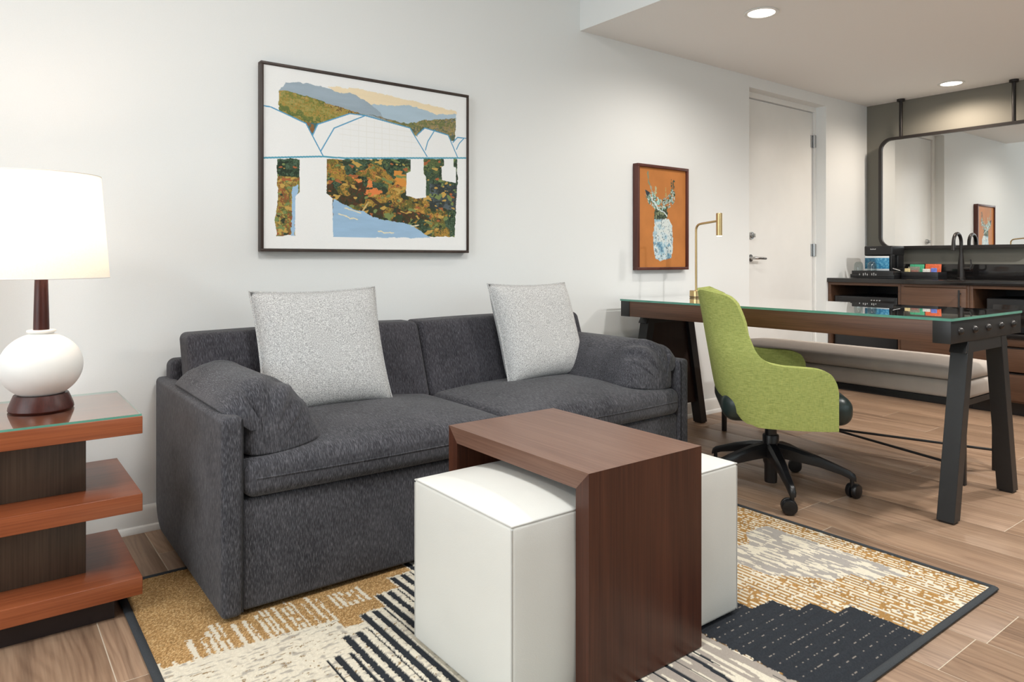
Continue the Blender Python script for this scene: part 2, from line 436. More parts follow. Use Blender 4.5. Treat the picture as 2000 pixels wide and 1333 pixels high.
# unseen windows added as light sources: frame with mullion and two panes each
def window(name, axis, p, a0, a1):
    root = bpy.data.objects.new(name, None); C.objects.link(root); root['kind'] = 'structure'; root['label'] = 'added unseen window, white framed, with two clear panes'
    mk = (lambda a, b, z0, z1, d0, d1: ((p+d0, a, z0), (p+d1, b, z1))) if axis == 'x' else (lambda a, b, z0, z1, d0, d1: ((a, p+d0, z0), (b, p+d1, z1)))
    am = (a0+a1)/2
    for n, a, b, z0, z1 in (('window_frame', a0, a1, wz0, wz0+.05), ('window_frame', a0, a1, wz1-.05, wz1), ('window_frame', a0, a0+.05, wz0+.05, wz1-.05),
                            ('window_frame', a1-.05, a1, wz0+.05, wz1-.05), ('mullion', am-.025, am+.025, wz0+.05, wz1-.05)):
        obj(n, G().box(*mk(a, b, z0, z1, -.12, -.06)), M['trim'], root, smooth=0)
    for a, b in ((a0+.05, am-.025), (am+.025, a1-.05)):
        obj('pane', G().box(*mk(a, b, wz0+.05, wz1-.05, -.094, -.088)), M['glass'], root, smooth=0)
window('added_window_1', 'x', XL, wy0, wy1); window('added_window_2', 'y', YF, vx0, vx1)
struct('ceiling', G().box((XL-T, YF-T, ZC), (XR+T, YB+T, ZC+.1)), M['ceil'], 'high white ceiling over the sitting area', smooth=0)
g = G(); g.box((XS, YF, ZS), (XR, YB, ZC), mi=0)
o = struct('ceiling_soffit', g, [M['ceil'], M['wall']], 'lowered ceiling over desk and kitchenette', smooth=0)
for p in o.data.polygons:
    if p.normal.x < -0.5: p.material_index = 1

# floor of plank tiles, long side into the room
fl = struct('floor', G().box((XL, YF, -.06), (XR, YB+.1, -.0010)), M['grout'], 'oak look plank tile floor with pale joints', smooth=0)
PW, X0, PL = 0.234, 0.274, 1.2
seam = {-1: -.595, 0: -1.037, 7: -2.205, 11: -1.40, 12: -1.966, 18: -1.10, 19: -.745}
_pm = {}
def plank_mesh(w, l):
    k = (round(w, 3), round(l, 3))
    if k not in _pm:
        _pm[k] = G().box((0, 0, -.02), (w-.0028, l-.0028, 0), 0.0012, 1).mesh('plank', M['plank'], 30)
    return _pm[k]
for k in range(-15, 25):
    xa, xb = max(XL, X0+PW*k), min(XR, X0+PW*(k+1))
    if xb-xa < .02: continue
    s0 = seam.get(k, -random.random()*PL)
    y = s0-PL*math.ceil((s0-YF)/PL)
    while y < YB:
        ya, yb = max(y, YF), min(y+PL, YB+.0)
        if yb-ya > .02:
            o = bpy.data.objects.new('plank', plank_mesh(xb-xa, yb-ya)); C.objects.link(o)
            o.parent = fl; o.location = (xa+.0014, ya+.0014, 0)
        y += PL
# skirting along the main wall
g = G(); prof = [(0,0),(-.026,0),(-.026,.008),(-.02,.02),(-.012,.024),(-.012,.078),(-.008,.088),(-.004,.094),(0,.096)]
g.prism(prof, 'x', XL, DX0)
struct('baseboard_back', g, M['trim'], 'white skirting board with shoe moulding under the long wall', smooth=30)

# door: slab, metal frame, hinges, lever, deadbolt
dr = bpy.data.objects.new('door_1', None); C.objects.link(dr); dr.location = (4.86, .1, 0); dr['kind'] = 'structure'
dr['label'] = 'plain off white door set back in the long wall'
obj('door_slab', G().box((4.412, .098, .008), (5.352, .142, 2.198), .002, 1), M['door'], dr)
g = G(); g.box((5.355, .082, 0), (5.376, .16, DZ)); g.box((DX0-.002, .082, 0), (4.409, .16, DZ)); g.box((4.409, .082, 2.2035), (5.355, .16, DZ+.002))
obj('door_frame', g, M['door'], dr, smooth=0)
for z in (0.22, 1.1, 1.97):
    g = G(); g.tube([(5.354, .088, z-.052), (5.354, .088, z+.052)], .0085, 12); g.box((5.318, .0955, z-.05), (5.352, .0985, z+.05)); g.box((5.356, .08, z-.05), (5.372, .083, z+.05))
    for zz in (-.018, .018): g.tube([(5.354, .088, z+zz-.0015), (5.354, .088, z+zz+.0015)], .0095, 12)
    obj('hinge', g, M['chrome'], dr)
def disc_y(g, x, y, z, r, d, n=20): g.tube([(x, y, z), (x, y-d, z)], r, n)
g = G(); disc_y(g, 4.498, .098, 1.035, .027, .012); g.tube([(4.498, .09, 1.035), (4.498, .045, 1.035), (4.505, .038, 1.035), (4.53, .036, 1.035), (4.615, .04, 1.032)], [.011, .011, .011, .0105, .009], 12)
obj('lever_handle', g, M['chrome'], dr)
g = G(); disc_y(g, 4.512, .098, 1.2, .026, .014); disc_y(g, 4.512, .085, 1.2, .018, .01); g.box((4.509, .058, 1.186), (4.515, .076, 1.214), .002, 1)
obj('deadbolt', g, M['chrome'], dr)

# ------------------------------------------------------------------ recessed downlights
def downlight(x, y, label, power, colr=(1.0, .965, .92)):
    t = thing('downlight', label, 'ceiling light', (x, y, ZS), group='recessed downlights in the lowered ceiling')
    g = G(); pr = [(.068, 0), (.086, -.001), (.088, -.004), (.086, -.007), (.070, -.006), (.066, -.002)]
    g.lathe([(r, ZS+z) for r, z in pr], (x, y), 40, cap=False); obj('trim_ring', g, M['trim'], t)
    g = G(); g.lathe([(.069, ZS-.001), (.069, ZS-.004)], (x, y), 40); obj('lens', g, M['led'], t)
    d = bpy.data.lights.new('downlight_lamp', 'SPOT'); d.energy = power; d.color = colr; d.spot_size = math.radians(165); d.spot_blend = .6; d.shadow_soft_size = .06
    o = bpy.data.objects.new('downlight_lamp', d); C.objects.link(o); o.parent = t; o.location = (0, 0, -.012)
downlight(3.293, -.796, 'round lit recessed downlight above the desk', 42, (1.0, .93, .85))
downlight(5.72, -.771, 'round lit recessed downlight above the mirror', 52, (1.0, .86, .72))
downlight(3.293, -2.35, 'round lit recessed downlight added between desk and window wall, unseen', 140)  # this one and the next are unseen, added to brighten the right side
downlight(5.0, -2.35, 'round lit recessed downlight added over the kitchenette floor, unseen', 215)

# unseen flush ceiling lights added for top light over the sitting area
def added_flush_light(x, y, label, power):
    t = thing('added_ceiling_light', label, 'ceiling light', (x, y, ZC), group='flush ceiling lights added over the sitting area, unseen')
    obj('pan', G().lathe([(.001, ZC-.001), (.33, ZC-.001), (.335, ZC-.05), (.325, ZC-.05)], (x, y), 48, cap=False), M['trim'], t)
    obj('diffuser', G().lathe([(.324, ZC-.045), (.324, ZC-.055), (.2, ZC-.062), (.001, ZC-.064)], (x, y), 48, cap=False), M['led'], t)
    d = bpy.data.lights.new('added_ceiling_lamp', 'AREA'); d.shape = 'DISK'; d.size = .62; d.energy = power; d.color = (.92, .97, 1.0)
    o = bpy.data.objects.new('added_ceiling_lamp', d); C.objects.link(o); o.parent = t; o.location = (0, 0, -.07)
added_flush_light(.9, -2.1, 'round flush ceiling light added above the ottomans, unseen', 27)
added_flush_light(-1.5, -2.1, 'round flush ceiling light added near the window wall, unseen', 22)

# ------------------------------------------------------------------ rug
RX0, RX1, RY0, RY1 = .345, 2.52, -2.135, -.46
def build_rug():
    st = .003
    xs = np.arange(RX0+.01, RX1-.01+1e-6, st); ys = np.arange(RY0+.01, RY1-.01+1e-6, st)
    X, Y = np.meshgrid(xs, ys); sh = X.shape
    rs = np.random.RandomState(3); r0 = rs.rand(*sh); r1 = rs.rand(*sh)
    jx = X+(vn(X*220, Y*220, 4)-.5)*.007; jy = Y+(vn(X*220, Y*220, 9)-.5)*.012      # ragged pattern edges
    och = L3((180, 141, 92)); ochd = L3((126, 96, 60)); ochl = L3((212, 178, 128))
    cre = L3((226, 217, 198)); cred = L3((178, 170, 158)); gry = L3((168, 158, 148)); blk = L3((50, 53, 58)); brn = L3((150, 126, 92))
    def mix(a, b, f): return a[None, None]*(1-f[..., None])+b[None, None]*f[..., None]
    # mustard pile
    col = mix(och, ochd, np.clip(r0*1.5-.55, 0, 1)); col = np.where((r1 > .8)[..., None], ochl, col)
    hgt = .007+r0*.0016
    # cream flecked field
    flk = vn(X*55, Y*150, 2)
    creamf = mix(cre, cred, np.clip((flk-.66)*5, 0, 1)); creamf = np.where(((vn(X*60, Y*140, 6) > .84) & (r1 > .4))[..., None], brn, creamf)
    creamf = creamf*(0.9+.16*r0[..., None])
    edge = np.interp(X, [.345,.48,.62,.81,.812,.9,2.6], [-1.05,-1.058,-1.066,-1.083,-1.138,-1.146,-1.146])
    m = (jy < edge) & (X < 1.6)
    col = np.where(m[..., None], creamf, col); hgt = np.where(m, .0075+.002*vn(X*150, Y*150, 5), hgt)
    # cream streaks fraying up into the mustard
    for sx, y1, w in [(.365,-1.02,.006),(.40,-1.03,.005),(.452,-.945,.010),(.484,-.955,.006),(.503,-.93,.008),(.521,-.90,.008),(.538,-.9,.005),(.571,-.93,.008),(.60,-.93,.007),(.612,-.96,.003),(.638,-.92,.006),(.655,-.9,.005),(.668,-.905,.005),(.69,-.9,.006),(.712,-.9,.005),(.728,-.89,.005),(.742,-.9,.004),(.768,-.93,.003),(.79,-.9,.006),(.812,-.93,.005),(.845,-.9,.004)]:
        m = (np.abs(jx-sx) < w*.75) & (Y < y1) & (Y > -1.09) & (vn(X*80, Y*60, 8) > .22) & (sx < .82)
        col = np.where(m[..., None], cre*.95, col)
    for sx, w in [(.85,.004),(.868,.005),(.885,.005),(.902,.005),(.92,.004),(.94,.006)]:
        m = (np.abs(jx-sx) < w) & (Y < -.93) & (Y > -1.03) & (vn(X*80, Y*60, 8) > .3)
        col = np.where(m[..., None], cre*.95, col)
    # stepped charcoal stripes on cream
    st_ = [(.711,.004,-1.262),(.738,.010,-1.258),(.772,.006,-1.262)]
    base = [(.796,.011),(.832,.010),(.862,.003)]
    for k in range(8):
        ys_ = -1.179+.081*k
        st_ += [(x+.0885*k, w, ys_) for x, w in base]
    for x, w, y1 in st_:
        lim = (Y < y1) & (X < 1.3)
        band = (jx > x-.016) & (jx < x+.024) & (jy < y1+.004) & (X < 1.3) & (X > .86)
        col = np.where(band[..., None], creamf, col)
    for x, w, y1 in st_:
        m = (np.abs(X+(vn(X*300, Y*300, 12)-.5)*.004-x) < w*.9) & (jy < y1) & (X < 1.3)
        col = np.where(m[..., None], blk*(.8+.35*r0[..., None]), col); hgt = np.where(m, .0055+r0*.0006, hgt)
    # grey, cream and charcoal drifts towards the near side
    z = (X > 1.3) & (X < 1.572)
    s1 = vn(X*95, Y*9, 21); s2 = vn(X*60, Y*5, 23)
    dr_ = mix(gry, gry*.82, r0*.5)
    dr_ = np.where(((s1 > .58))[..., None], cre*(.88+.16*r0[..., None]), dr_)
    bl = (vn(X*85+3, Y*6, 27) > .66+.55*np.clip((X-1.42)/.14, 0, 1)*.5) & (X < 1.56)
    dr_ = np.where(bl[..., None], blk, dr_)
    col = np.where(z[..., None], dr_, col); hgt = np.where(z, np.where(bl, .0055, .0075), hgt)
    # mustard and cream rows on the right
    z = (X >= 1.572)
    row = np.floor(X/.0092); ph = (X/.0092)-row
    mixr = vn(row*7.7, Y*16, 31); tuft = vn(row*3.1, Y*130+row*.5, 33); zone = fbm(X*5, Y*5, 35, 2)
    isc = ((row % 2)*.34+mixr*.25+tuft*.62+(zone-.5)*.4) > .63
    wv = np.where(isc[..., None], cre*1.02, mix(L3((186, 145, 90)), L3((144, 108, 64)), r0*.7))
    wv = wv*(np.where((ph < .16) | (ph > .9), .72, 1.0)[..., None])
    wv = np.where(((vn(row*5, Y*110, 37) > .94))[..., None], gry*.8, wv)
    col = np.where(z[..., None], wv, col)
    hgt = np.where(z, .005+.003*np.sin(np.pi*ph)*(.7+.5*tuft), hgt)
    # grey and cream island
    lo = np.interp(X, [2.0,2.085,2.14,2.141,2.255,2.256,2.35,2.352,2.41], [-1.62,-1.70,-1.76,-1.80,-1.81,-1.875,-1.885,-1.92,-1.93])
    hi = np.interp(X, [2.0,2.12,2.2,2.28,2.41], [-1.30,-1.42,-1.47,-1.40,-1.40])
    z = (jx > 2.03) & (jx < 2.405) & (jy < hi) & (jy > lo)
    ss = .5*vn(X*75, Y*11, 41)+.5*vn(X*150, Y*40, 47)
    isl = np.where((ss > .54)[..., None], cre*(.9+.14*r0[..., None]), L3((168, 162, 156))*(.95+.08*r0[..., None]))
    col = np.where(z[..., None], isl, col); hgt = np.where(z, np.where(ss > .5, .0078, .0058), hgt)
    # ribbed charcoal block with stepped top
    top = np.interp(X, [1.572,1.715,1.717,1.80,1.801,1.893,1.895,1.966,1.968,2.042,2.0421], [-1.60,-1.60,-1.66,-1.70,-1.752,-1.756,-1.835,-1.835,-1.912,-1.915,-3])
    z = (X >= 1.572+(vn(X*0, Y*160, 3)-.5)*.012) & (jx < 2.042) & (Y < top+(vn(X*200, Y*200, 45)-.5)*.006)
    rib = Y/.0335; rp = rib-np.floor(rib)
    blc = blk*(.82+.3*r0[..., None]+.0)
    dot = (np.abs(rp-.5) < .05) & (h2(np.floor(X/.006), np.floor(rib), 51) > .78)
    blc = np.where(dot[..., None], gry*.75, blc)
    col = np.where(z[..., None], blc, col)
    hgt = np.where(z, .0045+.0038*np.abs(np.sin(np.pi*rp))**.6+r0*.0005, hgt)
    P = np.stack([X, Y, hgt], -1)
    return grid_mesh('pile', P, np.clip(col, 0, 1), colmat('rug wool', .95, 900, .4, .1, .14))
rug = thing('rug', 'flat patterned rug in mustard, cream and charcoal under sofa and ottomans', 'rug', (1.43, -1.3, 0))
obj('pile', build_rug(), None, rug)
obj('backing', G().box((RX0+.006, RY0+.006, .0005), (RX1-.006, RY1-.006, .0042)), M['felt'], rug, smooth=0)
t_ = simple('charcoal binding tape', (52, 56, 60), .85, var=.15, scale=300, bump=.3)
bp = [(RX0+.008, RY0+.008), (RX1-.008, RY0+.008), (RX1-.008, RY1-.008), (RX0+.008, RY1-.008)]
def binding(a, b, wid):
    pr8 = [(math.cos(2*math.pi*j/10)*.62, math.sin(2*math.pi*j/10)*wid) for j in range(10)]
    n = 14; pts = [(a[0]+(b[0]-a[0])*i/n, a[1]+(b[1]-a[1])*i/n, .0068) for i in range(n+1)]
    obj('binding', G().tube(pts, .0098, 10, prof=pr8), t_, rug)
for (a, b), w_ in zip(zip(bp, bp[1:]+bp[:1]), (1.15, .75, .75, 1.15)): binding(a, b, w_)

# ------------------------------------------------------------------ side table and table lamp
st = thing('side_table', 'square tiered cherry wood side table with glass top beside the sofa', 'side table', (.085, -.495, 0))
SX0, SX1, SY0, SY1 = -.215, .383, -.72, -.265
for n, z0, z1 in (('top', .525, .575), ('shelf', .304, .354), ('shelf', .066, .116)):
    obj(n, G().box((SX0, SY0, z0), (SX1, SY1, z1), .0018, 2), M['cherry'], st)
obj('glass_top', G().box((SX0+.002, SY0+.002, .5752), (SX1-.002, SY1-.002, .5812)), [M['glass'], M['glass_edge']], st, smooth=0)
for z0, z1 in ((.116, .304), (.354, .525)):
    obj('column', G().box((-.09, -.595, z0), (.257, -.39, z1), .0015, 1), M['columnwood'], st)
obj('plinth', G().box((SX0+.06, SY0+.045, .0), (SX1-.065, SY1-.05, .066)), simple('dark plinth', (38, 24, 22), .6), st, smooth=0)

LXc, LYc, LZ = .157, -.47, .5814
lamp = thing('table_lamp', 'table lamp with round white ceramic body, dark wood neck and white drum shade', 'lamp', (LXc, LYc, LZ))
g = G(); g.lathe([(.001, LZ), (.080, LZ), (.083, LZ+.004), (.082, LZ+.012), (.074, LZ+.034), (.069, LZ+.046), (.001, LZ+.046)], (LXc, LYc), 48, cap=False); obj('base', g, M['lampwood'], lamp)
zc = LZ+.036+.093; pr = []
for i in range(25):
    a = -math.pi/2+.52+(math.pi-.52-.36)*i/24; pr.append((.1065*math.cos(a), zc+.097*math.sin(a)))
pr = [(.001, pr[0][1])]+pr+[(.030, zc+.094), (.034, zc+.098), (.037, zc+.099), (.037, zc+.103), (.034, zc+.105), (.001, zc+.105)]
g = G(); g.lathe(pr, (LXc, LYc), 56, cap=False); obj('body', g, M['white_ceramic'], lamp)
zn = zc+.104
g = G(); g.lathe([(.0205, zn), (.0195, zn+.05), (.0165, zn+.165), (.014, zn+.19)], (LXc, LYc), 28); obj('neck', g, M['lampwood'], lamp)
ZB, ZT = .967, 1.272
g = G(); g.lathe([(.176, ZB), (.153, ZT), (.151, ZT), (.174, ZB), (.176, ZB)], (LXc, LYc), 72, cap=False); sh_ = obj('shade', g, M['shade'], lamp, smooth=50)
for z, r in ((ZB+.001, .1755), (ZT-.001, .1525)):
    g = G(); g.tube([(LXc+r*math.cos(2*math.pi*i/64), LYc+r*math.sin(2*math.pi*i/64), z) for i in range(64)], .0016, 6, closed=True)
    obj('rim', g, M['white_ceramic'], lamp)
g = G(); g.tube([(LXc, LYc, zn+.185), (LXc, LYc, zn+.225)], .017, 16); obj('socket', g, M['brass'], lamp)
bz = zn+.225; g = G(); g.lathe([(.012, bz), (.018, bz+.012), (.03, bz+.045), (.026, bz+.07), (.012, bz+.084), (.001, bz+.087)], (LXc, LYc), 20)
obj('bulb', g, emit('warm bulb', (1.0, .84, .68), 12), lamp)
for da in (0, 2.094, 4.189):
    obj('spider', G().tube([(LXc, LYc, ZT-.03), (LXc+.152*math.cos(da), LYc+.152*math.sin(da), ZT-.012)], .002, 6), M['brass'], lamp)
d = bpy.data.lights.new('lamp_bulb_light', 'POINT'); d.energy = 4.6; d.color = (1.0, .74, .58); d.shadow_soft_size = .05
o = bpy.data.objects.new('lamp_bulb_light', d); C.objects.link(o); o.parent = lamp; o.location = (.0, 0, 1.14-LZ)

# ------------------------------------------------------------------ sofa
A0, A1, SF = .545, 2.545, -.925
sofa = thing('sofa', 'charcoal two seat sofa with thin arms and padded arm cushions', 'sofa', (1.545, -.47, 0))
def arm(x0, x1):
    R = .11; poly = [(SF, .016), (SF, .58), (-.018, .58), (-.018, .016+R)]
    poly += [(-.018-R+R*math.cos(a), .016+R-R*math.sin(a)) for a in [math.pi/2*i/8 for i in range(1, 9)]]
    g = G(); g.prism(poly, 'x', x0, x1); return g
for x0, x1 in ((A0, .606), (2.484, A1)): obj('arm', arm(x0, x1), M['sofa'], sofa, bevel=.018, seg=4)
for x in (.6015, 2.4885): obj('arm_seam', G().tube([(x, SF-.001, .03), (x, SF-.001, .54), (x, SF+.004, .572)], .0018, 6), M['felt'], sofa)
obj('front_rail', G().box((.606, SF+.016, .022), (2.484, -.12, .338), .012, 3, (6, 3, 3)), M['sofa'], sofa)
obj('back_frame', G().box((.578, -.13, .12), (2.512, -.022, .65), .03, 4), M['sofa_back'], sofa)
def seatfn(x0, x1, y0, y1):
    def fn(x, y, z):
        u = (x-x0)/(x1-x0)*2-1; v = (y-y0)/(y1-y0)*2-1
        if z > .39: z += .042*(1-abs(u)**2.4)*(1-abs(v)**3)
        if v < -.75: y -= .012*math.cos(u*1.4)*(1-((z-.395)/.07)**2*.5)
        return (x, y, z)
    return fn
for x0, x1 in ((.607, 1.5445), (1.5455, 2.483)):
    sc = obj('seat_cushion', G().box((x0, SF-.004, .34), (x1, -.27, .452), .036, 5, (14, 12, 2), seatfn(x0, x1, SF, -.27)), M['sofa'], sofa)
    f = seatfn(x0, x1, SF, -.27); g = G()
    g.tube([(lambda q: (q[0], q[1]-.0002, q[2]))(f(x0+.03+(x1-x0-.06)*i/16, SF-.0045, .40)) for i in range(17)], .0022, 6)
    obj('welt', g, M['sofa'], sc)
def backfn(x0, x1):
    def fn(x, y, z):
        u = (x-x0)/(x1-x0)*2-1; w = (z-.43)/.335*2-1
        if y < -.30: y -= .022*(1-abs(u)**2.5)*(1-abs(w)**2.5)
        z2 = z+.006*math.cos(u*1.5)*(1 if w > .6 else 0)
        return (x, y+(z-.43)*.36, z2)
    return fn
for x0, x1 in ((.602, 1.544), (1.546, 2.488)):
    obj('back_cushion', G().box((x0, -.375, .43), (x1, -.235, .753), .026, 4, (12, 2, 10), backfn(x0, x1)), M['sofa_back'], sofa)
# the padded arm cushions draped from the arm top to the seat
def arm_cushion(mirror):
    prof = [(.556,.588),(.575,.612),(.605,.636),(.65,.657),(.71,.662),(.765,.640),(.808,.600),(.84,.555),(.865,.508),(.878,.482),(.870,.470),(.82,.456),(.72,.454),(.64,.454),(.609,.47),(.608,.545),(.603,.583),(.58,.585)]
    cx, cz = .675, .458; g = G(); vs = []; fs = []
    # round the profile, then sweep it; the ends gather into creases
    P = []; n0 = len(prof)
    for i in range(n0):
        p0, p1, p2, p3 = (prof[(i+k) % n0] for k in (-1, 0, 1, 2))
        for q in range(5):
            t = q/5; h = lambda c: .5*(2*p1[c]+(p2[c]-p0[c])*t+(2*p0[c]-5*p1[c]+4*p2[c]-p3[c])*t*t+(3*p1[c]-p0[c]-3*p2[c]+p3[c])*t**3)
            P.append((h(0), h(1)))
    n = len(P); ts = [-1+2*(i/60) for i in range(61)]
    ts = [math.copysign(1-(1-abs(t))**1.35, t) for t in ts]
    creases = [(.20, -1.02, .26, -.62, .020, .016), (.29, -1.02, .33, -.70, .016, .018), (.37, -1.02, .36, -.78, .014, .012), (.24, .72, .22, 1.0, .016, .01), (.13, -1.0, .17, -.72, .014, .010)]
    for t in ts:
        y = -.555+.348*t; kk = .06+.94*max(0.0, 1-abs(t)**9)**.5
        for j, (x, z) in enumerate(P):
            sx = cx+(x-cx)*(kk if x > .62 else .35+.65*kk); sz = cz+(z-cz)*(kk if x > .62 else .55+.45*kk)
            sj = j/n; dsp = 0
            for s0, t0, s1, t1, wd, dp in creases:
                vx, vy = s1-s0, (t1-t0)*.35; px, py = sj-s0, (t-t0)*.35
                q = max(0, min(1, (px*vx+py*vy)/(vx*vx+vy*vy))); dd_ = math.hypot(px-q*vx, py-q*vy)
                dsp += dp*(1-.5*q)*(math.exp(-(dd_/wd)**2)-.35*math.exp(-((dd_-2.2*wd)/wd)**2))
            l = math.hypot(sx-cx, sz-.54)+1e-6
            sx -= dsp*(sx-cx)/l; sz -= dsp*(sz-.54)/l; sz = max(sz, .45)
            vs.append(((3.09-sx) if mirror else sx, y, sz))
    m = len(ts)
    for i in range(m-1):
        for j in range(n): fs.append((i*n+j, i*n+(j+1) % n, (i+1)*n+(j+1) % n, (i+1)*n+j))
    fs.append(tuple(range(n))); fs.append(tuple((m-1)*n+j for j in range(n)))
    g.add(vs, fs); return g
for mir in (False, True):
    obj('arm_cushion', arm_cushion(mir), M['sofa'], sofa, smooth=75)
for x, y, z in ((.62, -.84, .0098), (2.46, -.84, .0098), (.62, -.1, 0), (2.46, -.1, 0)):
    obj('foot', G().tube([(x, y, z), (x, y, .03)], .02, 14), M['black'], sofa)

# ------------------------------------------------------------------ throw pillows
def pillow_mesh(w, h, t, seed):
    n = 26; rs = np.random.RandomState(seed); vs = []; fs = []
    def pt(i, j, s):
        u = -1+2*i/n; v = -1+2*j/n
        e = (max(0, 1-u**4)**.55)*(max(0, 1-v**4)**.55)
        pin = 1-.055*(1-abs(u)**2)*abs(v)**3; pin2 = 1-.055*(1-abs(v)**2)*abs(u)**3
        x = u*w/2*pin2; z = v*h/2*pin
        wr = .004*math.sin(5*u+3*v+seed)*e
        return (x, s*(t/2*e+wr*.5), z)
    N = n+1
    for s in (-1, 1):
        for j in range(N):
            for i in range(N): vs.append(pt(i, j, s))
    for s in (0, 1):
        o = s*N*N
        for j in range(n):
            for i in range(n):
                q = (o+j*N+i, o+j*N+i+1, o+(j+1)*N+i+1, o+(j+1)*N+i)
                fs.append(q if s == 0 else q[::-1])
    me = bpy.data.meshes.new('cushion_cover'); me.from_pydata(vs, [], fs); bm = bmesh.new(); bm.from_mesh(me)
    bmesh.ops.remove_doubles(bm, verts=bm.verts, dist=1e-5); bmesh.ops.recalc_face_normals(bm, faces=bm.faces); bm.to_mesh(me); bm.free()
    me.polygons.foreach_set('use_smooth', [True]*len(me.polygons)); me.materials.append(M['boucle']); return me
for k, (x, y, z, lab, roll, yaw) in enumerate(((1.05, -.405, .686, 'square grey flecked cushion leaning on sofa back next to left arm', 1.0, -2), (2.105, -.40, .688, 'square grey flecked cushion leaning on sofa back next to right arm', -.5, 4))):
    p = thing('throw_pillow', lab, 'cushion', (x, y, z), group='grey cushions on the sofa', local=True)
    p.rotation_euler = (math.radians(-19), math.radians(-roll), math.radians(yaw))
    obj('cushion_cover', pillow_mesh(.495, .47, .15, k+2), None, p)
    g = G(); n = 20; pts = []
    for a, b in (((-1,-1),(1,-1)), ((1,-1),(1,1)), ((1,1),(-1,1)), ((-1,1),(-1,-1))):
        for i in range(n):
            u = a[0]+(b[0]-a[0])*i/n; v = a[1]+(b[1]-a[1])*i/n
            pin = 1-.055*(1-abs(u)**2)*abs(v)**3; pin2 = 1-.055*(1-abs(v)**2)*abs(u)**3
            pts.append((u*.495/2*pin2, 0, v*.47/2*pin))
    obj('seam', g.tube(pts, .004, 6, closed=True), M['boucle'], p)

# ------------------------------------------------------------------ nesting table and ottomans
ct = thing('nesting_table', 'upside down U shaped walnut table bridging the two white ottomans', 'table', (1.31, -1.5, 0))
g = G(); g.prism([(-1.795, .535), (-1.20, .535), (-1.244, .4905), (-1.751, .4905)], 'x', 1.11, 1.512); obj('top', g, M['walnut_sheen'], ct, smooth=0)
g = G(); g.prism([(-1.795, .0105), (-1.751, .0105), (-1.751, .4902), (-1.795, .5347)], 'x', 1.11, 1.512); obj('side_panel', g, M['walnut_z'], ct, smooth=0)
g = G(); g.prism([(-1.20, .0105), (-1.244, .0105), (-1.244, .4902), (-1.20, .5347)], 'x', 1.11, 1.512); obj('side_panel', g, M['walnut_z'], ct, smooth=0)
def ottoman(x0, x1, y0, y1, label):
    t = thing('ottoman', label, 'ottoman', ((x0+x1)/2, (y0+y1)/2, .01), group='white cube ottomans')
    def fn(x, y, z):
        u = (x-x0)/(x1-x0)*2-1; v = (y-y0)/(y1-y0)*2-1; w = (z-.015)/.425
        b = .006*math.sin(math.pi*min(1, max(0, w)))
        if abs(u) > .96: x += math.copysign(b*.3*(1-v*v), u)
        if abs(v) > .96: y += math.copysign(b*(1-u*u), v)
        if w > .93: z += .020*(1-abs(u)**2.5)*(1-abs(v)**2.5)
        return (x, y, z)
    obj('cover', G().box((x0, y0, .015), (x1, y1, .44), .012, 3, (10, 10, 8), fn), M['white_leather'], t)
    e = .0025
    cs = [(x0+e, y0+e), (x1-e, y0+e), (x1-e, y1-e), (x0+e, y1-e)]
    g = G(); g.tube([(x, y, .4365) for a, b in zip(cs, cs[1:]+cs[:1]) for x, y in [(a[0]+(b[0]-a[0])*i/8, a[1]+(b[1]-a[1])*i/8) for i in range(8)]], .0022, 6, closed=True)
    obj('top_seam', g, M['seam'], t)
    for x, y in cs: obj('corner_seam', G().tube([(x, y, .02), (x, y, .43)], .0018, 6), M['seam'], t)
    for x in (x0+.05, x1-.05):
        for y in (y0+.05, y1-.05): obj('foot', G().tube([(x, y, .0095), (x, y, .018)], .018, 12), M['black'], t)
ottoman(.93, 1.334, -1.742, -1.312, 'white leather cube ottoman under the walnut table, on the side by the sofa arm')
ottoman(1.341, 1.745, -1.742, -1.312, 'white leather cube ottoman under the walnut table, on the side by the desk')

def edge_mat(o):
    for p in o.data.polygons:
        p.material_index = 0 if abs(p.normal.z) > .5 else 1
for o in st.children:
    if o.name.startswith('glass_top'): edge_mat(o)

